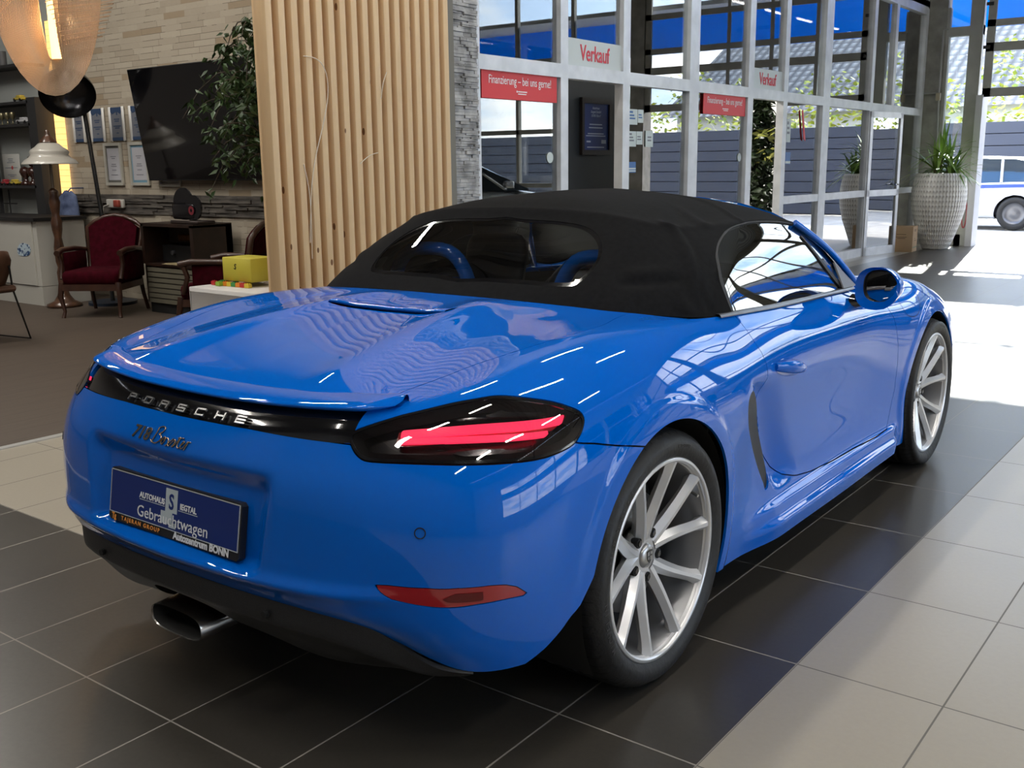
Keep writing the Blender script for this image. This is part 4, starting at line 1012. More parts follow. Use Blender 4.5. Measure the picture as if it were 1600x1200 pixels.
    for ch, M, size in L:
        if (ch, size) not in cache:
            c = bpy.data.curves.new('c', 'FONT'); c.body = ch; c.size = size; c.extrude = .0004; c.align_x = 'CENTER'; c.align_y = 'CENTER'; c.offset = .0003; c.resolution_u = 2
            o = bpy.data.objects.new('c', c); COL.objects.link(o); me = bpy.data.meshes.new_from_object(o.evaluated_get(bpy.context.evaluated_depsgraph_get())); bpy.data.objects.remove(o); bpy.data.curves.remove(c)
            cache[(ch, size)] = ([v.co.copy() for v in me.vertices], [tuple(p.vertices) for p in me.polygons])
        vs, fs = cache[(ch, size)]; mb.add([M @ v for v in vs], fs)
    mb.build('lettering', LTR, ty)
    # brake disc and caliper
    mb = MB(); mb.lathe([(.07,.02),(.165,.02),(.165,-.01),(.07,-.01)], axis='x', n=48); mb.build('brake_disc', DISC, rim)
    mb = MB(); mb.rbox((-.03,-.185,-.07),(.045,-.105,.08), .015); mb.build('brake_caliper', mat('caliper', (.02,.02,.021), .4), rim)
    return rim
wr = wheel(.255, .345, 0); wf = wheel(.225, .336, 1)
def place(rim, x, y, z, rx, flip):
    rim.parent = CAR; rim.name = 'wheel'; rim.location = (x, y, z); rim.rotation_euler = (rx, 0, math.pi if flip else 0)
r1 = copy_tree(wr); r2 = copy_tree(wf)
place(wr, .8835-.1275, 0, .3435, 0.0, False); place(wf, .878-.1125, 2.475, .3345, .0, False)
place(r1, -.8835+.1275, 0, .3435, .3, True); place(r2, -.878+.1125, 2.475, .3345, 1.0, True)
# ---------------------------------------------------------------- outside
PAVE = noise_mat('yard paving', (.40,.39,.37), (.52,.51,.48), 3, .85, .2)
mb = MB(); mb.box((-40, YE+.25, -.14), (50, 60, -.01)); struct(mb.build('ground', PAVE))
mb = MB(); mb.box((XR+.2, -30, -.14), (50, YE+.25, -.02)); struct(mb.build('ground', PAVE))
mb = MB(); mb.box((-2.0, YE+.25, -.02), (2.2, YE+.55, -.002)); struct(mb.build('trim_3', mat('drain grate', (.12,.12,.12), .5, .6)))
# blue canopy fascia
BLUEF = mat('blue fascia', (.0,.30,.80), .35)
_t = BLUEF.node_tree; _b = _t.nodes['Principled BSDF']; _tl_ = _t.nodes.new('ShaderNodeBsdfTranslucent'); _tl_.inputs[0].default_value = (.0,.30,.72,1); _mx_ = _t.nodes.new('ShaderNodeMixShader'); _mx_.inputs[0].default_value = .5
_t.links.new(_b.outputs[0], _mx_.inputs[1]); _t.links.new(_tl_.outputs[0], _mx_.inputs[2]); _t.links.new(_mx_.outputs[0], _t.nodes['Material Output'].inputs[0])
mb = MB(); mb.box((-9, 16.9, 3.55), (12, 17.05, 4.32)); o = struct(mb.build('canopy_beam', BLUEF))
mb = MB(); mb.box((-9, YE+.3, 4.22), (12, 16.9, 4.30)); struct(mb.build('canopy_roof_beam', mat('canopy soffit', (.6,.6,.6), .6)))
mb = MB(); mb.box((10.6, -12, 3.6), (10.75, 17.05, 4.35)); struct(mb.build('canopy_beam', BLUEF))
# fence of grey slats
FENCE = mat('anthracite slats', (.055,.062,.085), .5)
mb = MB(); z = .05
while z < 2.1: mb.box((-30, 24.0, z), (30, 24.05, z+.255)); z += .275
fe = tag(mb.build('slat_fence', FENCE), 'grey horizontal slat fence behind the parked white car', 'fence')
mb = MB(); mb.box((-30,24.055,.02),(30,24.065,2.15)); mb.build('backing', mat('fence shadow', (.02,.022,.03), .8), fe)  # dark sheet added so the gaps between the slats read as shade
for i in range(13):
    mb = MB(); mb.box((-30+i*5, 24.07, 0), (-29.9+i*5, 24.15, 2.2)); mb.build('post', FENCE, fe)
# hedge
LEAFY = noise_mat('hedge leaves', (.20,.30,.03), (.62,.62,.10), 2.5, .6)
mb = MB(); rnd = random.Random(3)
for i in range(9000):
    x = rnd.uniform(-16, 10); y = rnd.uniform(24.6, 26.2); z = .4+rnd.random()*(3.1+.5*math.sin(x*1.3)+.3*math.sin(x*3.1)); s = rnd.uniform(.05, .11)
    a, b = rnd.uniform(0, 6.28), rnd.uniform(-1, 1); u = Vector((math.cos(a), math.sin(a)*.6, b*.6)).normalized()*s; v = Vector((-math.sin(a)*.5, math.cos(a), 1-abs(b))).normalized()*s*.6; c = Vector((x,y,z))
    mb.add([c-u, c+v, c+u, c-v], [(0,1,2,3)])
for i in range(26): mb.tube([(-16+i, 25.4, 0), (-16+i+.2, 25.4, 2.4)], .04, 5)
o = tag(mb.build('hedge', LEAFY), 'sunlit yellow green hedge above the grey fence', 'hedge', kind='stuff')
# neighbour's house with a pantile roof
ROOFT = mat('grey pantiles', (.3,.3,.3), .6); k = NT(ROOFT); co = k.coord(); X, Y, Z = k.sep(co)
w1 = k.m('SINE', k.m('MULTIPLY', X, 2*math.pi/.30)); w2 = k.m('FRACT', k.m('DIVIDE', Z, .20))
k.out(k.mix(k.m('MULTIPLY', k.m('ADD', k.m('MULTIPLY', w1, .5), .5), w2), (.10,.10,.11), (.46,.46,.47)), 'Base Color')
k.bump(k.m('ADD', w1, w2), .8, .05)
mb = MB(); mb.add([(-26,30,2.9),(10,30,2.9),(10,36,6.2),(-26,36,6.2)], [(0,1,2,3)]); mb.add([(-26,42,2.9),(10,42,2.9),(10,36,6.2),(-26,36,6.2)], [(3,2,1,0)])
hs = MB(); hs.box((-25.5, 30.4, 0), (9.5, 41.6, 2.95)); house = tag(hs.build('neighbour_house', WHT), 'pale house with grey pantile roof beyond the fence', 'house')
mb.build('roof', ROOFT, house)

# ---------------------------------------------------------------- plain generic cars (outside and reflected ones)
def simple_car(name, loc, rz, paint, label, stripe=False, L=4.5, Wd=1.80, H=1.45, group=None):
    """an ordinary hatchback: lofted body, glasshouse, wheels, doors lines, lights"""
    c = empty(name, loc, rz, label, 'car', group)
    hw = Wd/2
    sec = []   # along x = length (front at +x), half widths and heights
    prof = [(-2.20,.62,.30,.86),(-2.12,.78,.22,.98),(-1.85,.86,.20,1.02),(-1.35,.89,.20,1.00),(-.5,.90,.20,.97),(.5,.90,.20,.94),(1.05,.89,.20,.92),(1.6,.86,.20,.84),(2.0,.78,.22,.72),(2.2,.60,.30,.60)]
    G = []
    for x, w, z0, z1 in prof:
        w *= hw/.9; row = []
        for yy, zz in ((0,z1+.01),(w*.70,z1),(w*.90,z1-.05),(w*.985,z1-.16),(w,z0+(z1-z0)*.45),(w*.985,z0+.10),(w*.94,z0),(0,z0)): row.append((x*L/4.4, yy, zz))
        G.append(row)
    Gb = bspline(np.array(G), 5).transpose(1,0,2); Gb = bspline(Gb, 4).transpose(1,0,2)
    sh = Sheet.from_grid(Gb, grid_normals(Gb))
    wx = (-1.32*L/4.4, 1.38*L/4.4)
    f = np.minimum(np.hypot(sh.V[:,0]-wx[0], sh.V[:,2]-.32)-.37, np.hypot(sh.V[:,0]-wx[1], sh.V[:,2]-.32)-.37); f = np.where(np.abs(sh.V[:,1]) > .5, f, 1)
    sh = sh.clip(f); V2 = sh.V.copy(); V2[:,1] *= -1; m2 = Sheet(V2, sh.N*[1,-1,1], [g[::-1] for g in sh.F])
    b = sh.join(m2).build('body', paint, c, flange=0)
    # glasshouse
    gp = [(-1.98,.98,.66,.98),(-1.72,.93,.60,1.30),(-1.25,.90,.58,1.42),(-.4,.90,.58,1.45),(.25,.90,.58,1.41),(.70,.91,.60,1.18),(1.18,.92,.66,.93)]
    G = []
    for x, zb, wt, zt in gp:
        wb = .80*hw/.9; t = max(.02, (zt-.90)/.55); wtt = wb-(wb-wt*hw/.9)*t
        G.append([(x*L/4.4, s_*a, z) for s_, a, z in ((-1,wb,.90),(-1,wtt,zt-.05*t),(-1,wtt*.8,zt),(1,wtt*.8,zt),(1,wtt,zt-.05*t),(1,wb,.90))])
    mb = MB(); mb.grid([[r[2] for r in G],[r[3] for r in G]], smooth=True); 
    for s0, s1 in ((1,2),(3,4)): mb.grid([[r[s0] for r in G],[r[s1] for r in G]], smooth=True)
    mb.build('roof', paint, c, fixn=True)
    mb = MB()
    for s0, s1 in ((0,1),(4,5)): mb.grid([[r[s0] for r in G],[r[s1] for r in G]], smooth=False)
    mb.build('windows', mat('car window dark', (.03,.04,.05), .05, coat=1.0), c, fixn=True)
    for xx in (-1.0,-.05,.72):
        for s_ in (1,-1):
            m3 = MB(); m3.tube([(xx*L/4.4-.04, s_*.815*hw/.9, .92),(xx*L/4.4-.12*(xx > .5)*4 if xx > .5 else xx*L/4.4, s_*.64*hw/.9, 1.36 if xx < .5 else 1.25)], .028, 5); m3.build('pillar', paint, c)
    for s_ in (1,-1):
        m3 = MB(); m3.rbox((.62,s_*.93-.08,.95),(.80,s_*.93+.08,1.08), .03); m3.build('door_mirror', paint, c)
        for xx in (-.35,.55):
            m3 = MB(); m3.rbox((xx-.22, s_*.905*hw/.9-.012, .80),(xx-.02, s_*.905*hw/.9+.02, .83), .008); m3.build('door_handle', paint, c)
        if stripe:
            m3 = MB(); m3.grid([[(-1.7,s_*.905,.84),(.0,s_*.912,.80),(1.3,s_*.905,.74)],[(-1.7,s_*.900,.90),(.0,s_*.908,.875),(1.3,s_*.902,.81)]]); m3.build('stripe', mat('blue stripe', (.03,.08,.45), .4), c)
        m3 = MB(); m3.rbox((1.85*L/4.4, s_*.62-.12, .60),(2.10*L/4.4, s_*.62+.10, .72), .04); m3.build('headlight', mat('headlight', (.6,.62,.65), .1, .3), c)
        m3 = MB(); m3.rbox((-2.20*L/4.4, s_*.66-.10, .78),(-2.02*L/4.4, s_*.66+.10, .93), .03); m3.build('tail_light', RED_LENS, c)
    for x in wx:
        for s_ in (1,-1):
            m3 = MB(); m3.lathe([(.21,.09),(.23,.11),(.30,.11),(.325,.07),(.325,-.08),(.30,-.10),(.2,-.09)], c=(x, s_*.78*hw/.9, .325), axis='y', n=36)
            wh = m3.build('wheel', RUBBER, c)
            m3 = MB(); m3.lathe([(.0,.055*s_),(.06,.06*s_),(.10,.03*s_),(.19,.045*s_),(.215,.09*s_)], c=(x, s_*.78*hw/.9, .325), axis='y', n=36); m3.build('rim', mat('steel rim grey', (.16,.16,.17), .4, .7), wh)
            for q in range(8):
                a = q*math.pi/4; m4 = MB(); p = (x+.14*math.cos(a), s_*(.78*hw/.9+.045), .325+.14*math.sin(a)); m4.cyl((p[0],p[1]-.01*s_,p[2]),(p[0],p[1]+.004*s_,p[2]),.02,n=10); 
                if q % 2 == 0 and s_ < 0: m4.build('vent_hole', DARK, wh)
        m3 = MB(); m3.box((x-.36, -.66*hw/.9, .25), (x+.36, .66*hw/.9, .66)); m3.build('wheel_housing', DARK, c)
    return c
WHITEP = mat('white car paint', (.62,.64,.68), .3, coat=1.0)
simple_car('car', (-3.64, 20.72, 0), math.pi, WHITEP, 'white car with blue side stripe parked outside the open door', stripe=True)
simple_car('car', (4.9, 12.9, 0), math.radians(115), mat('silver car paint', (.52,.55,.58), .25, .7, coat=1.0), 'silver hatchback seen only as a reflection in the office glass')
# ================================================================ the lounge on the left
PINE = mat('planed pine', (.72,.50,.28), .55); k = NT(PINE); co = k.coord(); X, Y, Z = k.sep(co)
geo = PINE.node_tree.nodes.new('ShaderNodeObjectInfo').outputs['Random']
v = k.comb(k.m('ADD', k.m('MULTIPLY', X, 14), k.m('MULTIPLY', geo, 40)), k.m('MULTIPLY', Y, 14), k.m('MULTIPLY', Z, .9))
g = k.noise(v, 1.6, 6, .6); c = k.mix(g, (.66,.44,.235), (.80,.59,.35))
vo = PINE.node_tree.nodes.new('ShaderNodeTexVoronoi'); vo.inputs['Scale'].default_value = 1.0
k.l.new(k.comb(k.m('ADD', k.m('MULTIPLY', X, 6), k.m('MULTIPLY', geo, 77)), k.m('MULTIPLY', Y, 6), k.m('MULTIPLY', Z, 3.2)), vo.inputs['Vector'])
kn = k.m('LESS_THAN', vo.outputs['Distance'], .075); k.out(k.mix(kn, c, (.20,.09,.035)), 'Base Color')
# slat screen: upright battens on a backing board
def batten(y):
    m2 = MB(); m2.rbox((-2.905, y, 0), (-2.805, y+.050, ZC-.9), .003, 1); return m2
root = empty('slat_screen', (-2.86, 2.65, 0), 0, 'tall screen of upright pine slats between lounge and office front', 'partition')
proto = None
n_sl = 17
for i in range(n_sl):
    y = 1.872+i*(3.50-1.872-.046)/(n_sl-1)
    if proto is None:
        proto = batten(0).build('slat', PINE); proto.parent = root; s_ = proto
    else: s_ = proto.copy(); link(s_, root)
    s_.location = (0-root.location.x, y-root.location.y, 0)
m2 = MB(); m2.box((-2.925,1.875,0),(-2.905,3.52,ZC-.9)); o = m2.build('backing_board', PINE, root); o.location = -root.location
CABLE = mat('pale cable', (.62,.56,.46), .5)
for j, (pts, lb) in enumerate((([(-2.80,2.14,2.02),(-2.79,2.24,2.02),(-2.785,2.31,1.96),(-2.785,2.33,1.80),(-2.79,2.24,1.55),(-2.80,2.15,1.30),(-2.80,2.12,.9)], 'thin pale cable hanging in a long bow on the pine slats'),
                ([(-2.80,2.86,1.97),(-2.79,2.81,1.90),(-2.79,2.79,1.80)], 'short pale cable end on the pine slats, upper right'), ([(-2.80,2.58,1.38),(-2.785,2.66,1.44),(-2.79,2.74,1.45)], 'short curved pale cable on the pine slats, low down'),
                ([(-2.80,2.10,1.38),(-2.79,2.14,1.20),(-2.79,2.12,.8)], 'second thin cable low on the leftmost pine slats'))):
    m2 = MB(); m2.tube(bspline(np.array(pts), 6), .0028, 5); tag(m2.build('cable', CABLE), lb, 'cable')
# dark batten and stacked stone column
m2 = MB(); m2.box((-2.98,3.50,0),(-2.84,3.60,ZC)); struct(m2.build('trim_4', mat('grey joint board', (.16,.15,.125), .7)))
STONE = noise_mat('stacked stone', (.20,.196,.19), (.48,.47,.46), 9, .8, .3); k = NT(STONE)
oi = STONE.node_tree.nodes.new('ShaderNodeTexCoord').outputs['Object']
m2 = MB(); m2.box((-3.2,3.60,0),(-2.90,3.90,ZC)); rnd = random.Random(11); z = 0
while z < 4.2:
    h = rnd.choice((.012,.016,.022,.026)); y = 3.595
    while y < 3.905:
        l = min(rnd.uniform(.06,.17), 3.905-y); d = rnd.uniform(0,.022); m2.box((-2.92,y+.001,z),(-2.878+d,y+l-.002,z+h-.002)); y += l
    z += h
o = struct(m2.build('wall_stone_column', STONE))
m2 = MB(); m2.rbox((-2.862,3.46,1.06),(-2.845,3.60,1.21), .004,1); a = tag(m2.build('wall_card', mat('blue card', (.02,.07,.30), .4)), 'small blue and white card on the edge of the stone column', 'card')
m2 = MB(); m2.box((-2.8449,3.55,1.10),(-2.844,3.595,1.205)); m2.build('white_field', mat('white field', (.7,.7,.68), .5), a)
# stone clad back wall
BR = mat('pale stone cladding', (.4,.35,.28), .85); k = NT(BR); co = k.coord(); X, Y, Z = k.sep(co)
rowi = k.m('FLOOR', k.m('DIVIDE', Z, .058)); offs = k.m('MULTIPLY', k.white(k.comb(rowi, 5.0)), .5)
bx_ = k.m('DIVIDE', k.m('ADD', X, offs), .33); bid = k.comb(k.m('FLOOR', bx_), rowi); rv = k.white(bid)
fz = k.m('FRACT', k.m('DIVIDE', Z, .058)); fx_ = k.m('FRACT', k.m('ADD', bx_, 100))
ed = k.m('MAXIMUM', k.m('LESS_THAN', fz, .07), k.m('LESS_THAN', fx_, .012)); nz = k.noise(co, 9, 5, .65)
c = k.mix(rv, (.31,.265,.20), (.46,.41,.33)); c = k.mix(nz, c, (.38,.33,.26)); c = k.mix(k.m('GREATER_THAN', rv, .88), c, (.30,.235,.16))
k.out(k.mix(k.m('MULTIPLY', ed, k.m('GREATER_THAN', k.noise(co, 3, 2), .47)), c, (.17,.145,.11)), 'Base Color'); k.bump(k.m('ADD', k.m('MULTIPLY', rv, .8), k.m('SUBTRACT', nz, ed)), .7, .012)
m2 = MB(); m2.box((-9.0,4.05,0),(-2.98,4.20,ZC)); struct(m2.build('wall_lounge', BR))
m2 = MB(); m2.box((-13,4.05,0),(-9.0,4.20,ZC)); struct(m2.build('wall_shelf', mat('pale grey wall', (.36,.38,.37), .8)))
DST = noise_mat('dark stone band', (.045,.040,.036), (.13,.115,.10), 5, .8, .5, stretch=(1,1,7))
m2 = MB(); z = .905
rnd = random.Random(5)
while z < 1.095:
    x = -9.0; h = rnd.choice((.02,.028,.035))
    while x < -3.0: l = rnd.uniform(.15,.6); m2.box((x,4.052-rnd.uniform(.012,.04),z),(min(x+l,-3.0)-.002,4.06,z+h-.001)); x += l
    z += h
struct(m2.build('trim_5', DST))
# television
T = empty('television', (-6.34, 4.0, 1.78), 0, 'large black flat television tilted down on the pale stone wall', 'television')
M = Matrix.Rotation(math.radians(8), 4, 'X')
m2 = MB(); m2.rbox((-.90,-.035,-.54),(.90,.005,.54), .006, 2, M=M); m2.build('casing', BLACK_PL, T)
m2 = MB(); m2.box((-.892,-.0365,-.525),(.892,-.0355,.533), M); m2.build('screen', mat('tv screen', (.003,.003,.004), .12, coat=.6), T)
m2 = MB(); m2.box((-.2,.0,-.2),(.2,.05,.15)); m2.build('wall_mount', DARK, T)
T.location = (-6.30, 3.90, 1.79)
# certificates
ACR = mat('white bar', (.72,.72,.70), .35); NAVY = mat('navy print', (.03,.06,.13), .5); SLATE = mat('slate print', (.16,.17,.20), .5)
LB = ['leftmost of four slim award plaques, half behind the black lamp pole', 'second of four slim award plaques with white side bars', 'third of four slim award plaques with white side bars', 'award plaque with white side bars nearest the television']
for i, (a, b) in enumerate(((-8.68,-8.44),(-8.34,-8.06),(-7.97,-7.69),(-7.60,-7.31))):
    c = empty('award_plaque', ((a+b)/2, 4.045, 1.83), 0, LB[i], 'plaque', 'award plaques on the stone wall'); w = (b-a)/2
    m2 = MB(); m2.box((-w+.03,-.012,-.17),(w-.03,0,.17)); m2.build('panel', SLATE, c)
    for s_ in (-1,1): m2 = MB(); m2.rbox((s_*(w-.02)-.018,-.02,-.175),(s_*(w-.02)+.018,-.002,.175), .004,1); m2.build('side_bar', ACR, c)
    m2 = MB(); m2.prism([(-w+.035,.168),(-w+.035,.125),(-w+.07,.10),(0,.125),(0,.09),(.02,.09),(.02,.125),(w-.07,.10),(w-.035,.125),(w-.035,.168)], 0, .002, frame_matrix((0,-.0125,0),(1,0,0),(0,0,1))); m2.box((-w+.035,-.014,-.168),(w-.035,-.0125,-.135)); m2.build('printed_border', NAVY, c)
    m2 = MB()
    for zz, ww in ((.05,.05),(.03,.04),(-.02,.07),(-.04,.04),(-.09,.02)): m2.box((-ww,-.0135,zz-.006),(ww,-.0125,zz+.004))
    m2.build('printed_lines', NAVY, c)
PAPER = mat('paper', (.50,.50,.54), .7); WFR = mat('white frame', (.46,.45,.40), .5)
for a, b, z0, z1, lb, bc in ((-8.12,-7.80,1.20,1.64,'framed certificate with a grey inner border, left of the pair',(.12,.12,.11)),(-7.66,-7.33,1.20,1.64,'framed certificate with a light blue inner border',(.16,.30,.40)),(-7.16,-6.80,1.19,1.55,'pale framed certificate half hidden below the television',(.4,.4,.38))):
    c = empty('framed_certificate', ((a+b)/2, 4.045, (z0+z1)/2), 0, lb, 'picture', 'framed certificates on the stone wall'); w = (b-a)/2; h = (z1-z0)/2
    m2 = MB()
    for q in ((-w,-h,-w+.03,h),(w-.03,-h,w,h),(-w+.03,-h,w-.03,-h+.03),(-w+.03,h-.03,w-.03,h)): m2.box((q[0],-.022,q[1]),(q[2],0,q[3]))
    m2.build('frame', WFR, c)
    m2 = MB(); m2.box((-w+.03,-.008,-h+.03),(w-.03,-.001,h-.03)); m2.build('mount', mat('border_%d' % int(bc[2]*100), bc, .6), c)
    m2 = MB(); m2.box((-w+.05,-.010,-h+.055),(w-.05,-.008,h-.055)); m2.build('sheet', PAPER, c)
    m2 = MB()
    for zz, ww in ((.08,.05),(.06,.03),(.0,.04),(-.02,.05),(-.06,.04),(-.11,.06)): m2.box((-ww,-.0115,zz-.004),(ww,-.010,zz+.003))
    m2.build('printed_lines', mat('grey print', (.2,.2,.24), .6), c)
# glowing light column
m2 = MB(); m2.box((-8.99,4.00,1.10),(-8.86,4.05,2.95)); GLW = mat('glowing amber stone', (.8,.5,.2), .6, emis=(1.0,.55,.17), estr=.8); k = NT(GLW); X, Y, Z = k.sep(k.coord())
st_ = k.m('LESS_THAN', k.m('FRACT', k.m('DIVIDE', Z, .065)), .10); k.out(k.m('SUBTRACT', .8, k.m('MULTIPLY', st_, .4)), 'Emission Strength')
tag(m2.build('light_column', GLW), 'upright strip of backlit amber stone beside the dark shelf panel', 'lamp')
# shelf unit
SHB = mat('black shelf board', (.025,.025,.027), .5)
sh = empty('shelf_unit', (-9.6,3.95,0), 0, 'tall black open shelf unit against the pale grey wall', 'shelf')
m2 = MB(); m2.box((.42,-.15,.0),(.60,.09,2.15)); m2.build('side_panel', SHB, sh)
for z in (2.52,2.12,1.88,1.20): m2 = MB(); m2.box((-1.0,-.15,z-.03),(.45,.09,z)); m2.build('shelf_board', SHB, sh)
m2 = MB(); m2.box((-.72,-.02,0),(-.66,.02,2.6)); m2.build('upright', SHB, sh)
m2 = MB(); m2.box((-.62,-.01,.98),(-.30,.0,.995)); m2.box((-.62,-.01,.80),(-.22,.0,.815)); m2.box((-.47,-.01,.6),(-.455,0,1.15)); m2.build('wire_grid', SHB, sh)
def toycar(x, z, col, lb, s=.11, cat='model car'):
    c = empty('model_car', (x, 3.86, z+.002), 0, lb, cat, 'model cars on the black shelves')
    m2 = MB(); m2.rbox((-s,-.04,.012),(s,.04,.042), .012); m2.rbox((-s*.5,-.034,.036),(s*.45,.034,.068), .014); m2.build('body', mat(lb[:12]+'paint', col, .3, coat=1), c)
    for xx in (-s*.6,s*.6): 
        for yy in (-.038,.038): m3 = MB(); m3.cyl((xx,yy-.008,.016),(xx,yy+.008,.016),.017,n=12); m3.build('wheel', RUBBER, c)
toycar(-9.40,2.12,(.50,.38,.05),'yellow model car on the third shelf from the floor',.10)
toycar(-9.93,1.20,(.28,.02,.03),'red model car on the lowest shelf, by the certificate',.07)
toycar(-9.72,1.20,(.50,.42,.08),'yellow model car on the lowest shelf next to the red one',.08)
toycar(-9.36,1.88,(.5,.5,.52),'silver model car at the right end of the second shelf',.13)
for i, x in enumerate((-9.98,-9.86,-9.74,-9.62)):
    m2 = MB(); m2.lathe([(.0,0),(.03,0),(.03,.004),(.006,.01),(.006,.05),(.028,.07),(.034,.11),(.028,.13)], n=16); o = m2.build('small_trophy', mat('trophy metal', (.28,.25,.15), .3, .8), None, (x,3.86,1.882)); tag(o, ['leftmost small trophy on the second shelf','second small trophy from the left on the shelf','third small trophy from the left on the shelf','small trophy next to the silver model car'][i], 'trophy', 'small trophies on the shelf')
for x, lb in ((-9.47,'dark globe trophy on a red-brown base on the lowest shelf'),(-9.30,'tall dark brown figure trophy beside the shelf panel')):
    m2 = MB(); m2.lathe([(0,0),(.06,0),(.06,.03),(.03,.05),(.025,.08),(.05,.11),(.065,.15),(.05,.19),(.0,.21)], n=20)
    if 'tall' in lb: m2.lathe([(.0,.20),(.03,.21),(.05,.26),(.045,.31),(.0,.34)], n=20)
    tag(m2.build('trophy', mat('dark varnish', (.035,.012,.008), .25, coat=.6), None, (x,3.86,1.202)), lb, 'trophy')
c = empty('framed_certificate', (-9.88,3.93,1.37), 0, 'white framed certificate with a red emblem standing on the shelf', 'picture')
m2 = MB(); m2.rbox((-.19,-.012,-.165),(.19,0,.185), .004,1); m2.build('sheet', mat('certificate white', (.42,.42,.40), .6), c)
m2 = MB(); m2.cyl((.02,-.0135,.03),(.02,-.0125,.03),.022,n=16); m2.build('emblem', mat('emblem red', (.5,.05,.05), .5), c)
m2 = MB()
for zz, ww in ((.13,.06),(.11,.05),(.09,.09),(.03,.14),(-.05,.10),(-.07,.05)): m2.box((-ww,-.0135,zz-.003),(ww-.0,-.0125,zz+.002))
m2.build('printed_lines', NAVY, c)
m2 = MB(); m2.rbox((-9.90,3.82,2.523),(-9.80,3.92,2.60), .01); m2.cyl((-9.72,3.87,2.523),(-9.72,3.87,2.68),.045,n=20); tag(m2.build('jar_set', mat('dark tin', (.08,.08,.085), .4)), 'dark jars standing on the top shelf', 'jar')
# white counter
CW = mat('white lacquer front', (.47,.46,.42), .4); cn = empty('counter', (-8.7,3.42,0), 0, 'white counter with a thin black top at the left edge', 'counter')
m2 = MB(); m2.box((-.9,-.26,.20),(.655,.26,.86)); m2.build('body', CW, cn)
m2 = MB(); m2.box((-.9,-.262,.0),(.655,.26,.195)); m2.build('plinth', CW, cn)
m2 = MB(); m2.box((-.9,-.275,.205),(.58,-.262,.855)); m2.build('door', CW, cn)
m2 = MB(); m2.box((-.92,-.30,.86),(.68,.28,.895)); m2.build('worktop', mat('black worktop', (.015,.015,.016), .35), cn)
m2 = MB(); pp = smooth_poly([(-.06,0),(.0,.06),(.10,.075),(.19,.05),(.205,.0),(.16,-.045),(.06,-.06),(-.04,-.05)], 4); m2.prism(pp, 0, .004, frame_matrix((-8.38,3.1445,.56),(1,0,0),(0,0,1)))
st = tag(m2.build('sticker', noise_mat('blue white print', (.02,.06,.16), (.45,.55,.62), 26, .5, p0=.48, p1=.53)), 'blue and white sticker on the front of the white counter', 'sticker')
# jacket on a hook
m2 = MB(); G = []
for z, w, d in ((1.14,.05,.03),(1.08,.13,.07),(.95,.15,.08),(.75,.15,.09),(.52,.17,.09),(.40,.17,.07)):
    G.append([(-8.62+w*math.cos(a)*(1+.08*math.sin(5*a)), 3.86+d*math.sin(a), z+.01*math.sin(3*a)) for a in np.linspace(0,2*math.pi,41)[:-1]])
m2.grid(G, closed_u=True); m2.tube([(-8.62,3.86,1.13),(-8.62,3.9,1.17),(-8.62,4.05,1.17)], .008, 6); tag(m2.build('jacket', noise_mat('washed denim', (.03,.045,.10), (.13,.17,.30), 7, .9)), 'blue denim jacket hanging behind the antique lamp', 'jacket')
# antique standard lamp
al = empty('standard_lamp', (-7.83,3.26,0), 0, 'antique standard lamp with turned dark wood column and white enamel shade', 'lamp')
WOODD = noise_mat('turned dark wood', (.035,.015,.008), (.09,.04,.02), 12, .3, coat=.4)
m2 = MB(); m2.lathe([(.0,0),(.17,0),(.17,.03),(.10,.06),(.06,.12),(.04,.2),(.045,.35),(.03,.4),(.045,.46),(.05,.6),(.035,.70),(.05,.78),(.055,.86),(.035,.92),(.045,.98),(.055,1.05),(.04,1.12),(.05,1.16),(.02,1.19),(.0,1.19)], n=28); m2.build('column', WOODD, al)
m2 = MB(); m2.cyl((0,0,1.18),(0,0,1.70),.014); m2.build('rod', mat('old brass', (.16,.13,.10), .4, .7), al)
m2 = MB(); m2.lathe([(.265,1.425),(.262,1.435),(.235,1.465),(.195,1.49),(.175,1.515),(.185,1.54),(.17,1.565),(.13,1.59),(.10,1.62),(.06,1.64),(.05,1.64)], n=48); m2.lathe([(.255,1.43),(.19,1.485),(.16,1.55),(.05,1.63)], n=48); m2.build('lamp_shade', mat('cream enamel', (.40,.38,.34), .3, coat=.5), al)
m2 = MB(); m2.lathe([(.085,1.635),(.07,1.66),(.04,1.69),(.02,1.72),(.025,1.74),(.0,1.76)], n=20); m2.build('cap', WOODD, al)
# black studio lamp
sl = empty('studio_lamp', (-7.60,3.66,0), 0, 'black dome studio floor lamp on a tall pole behind the red armchair', 'lamp')
BK = mat('black enamel', (.010,.011,.012), .25, coat=.5)
m2 = MB(); m2.cyl((0,0,0),(0,0,.03),.24,n=36); m2.build('base', mat('blue black base', (.012,.020,.035), .4), sl)
m2 = MB(); m2.tube([(.0,0,.03),(-.06,0,.9),(-.16,-.03,2.02)], .022, 12); m2.build('pole', BK, sl)
Md = Matrix.Translation((-.10,-.22,2.13)) @ Vector((.70,-.42,-.58)).to_track_quat('-Z','Y').to_matrix().to_4x4()
m2 = MB(); m2.lathe([(.262,-.075),(.265,-.06),(.25,.0),(.20,.08),(.12,.14),(.06,.165),(.05,.19),(0,.19)], n=40, M=Md); m2.build('dome', BK, sl)
m2 = MB(); m2.lathe([(.258,-.07),(.235,.01),(.16,.09),(.03,.12)], n=40, M=Md); m2.build('reflector', mat('ribbed dark reflector', (.06,.06,.065), .22, .9), sl)
m2 = MB(); m2.lathe([(0,-.0),(.03,.0),(.045,.03),(.03,.06)], n=16, M=Md); m2.build('bulb', mat('dull bulb', (.2,.2,.2), .2), sl)
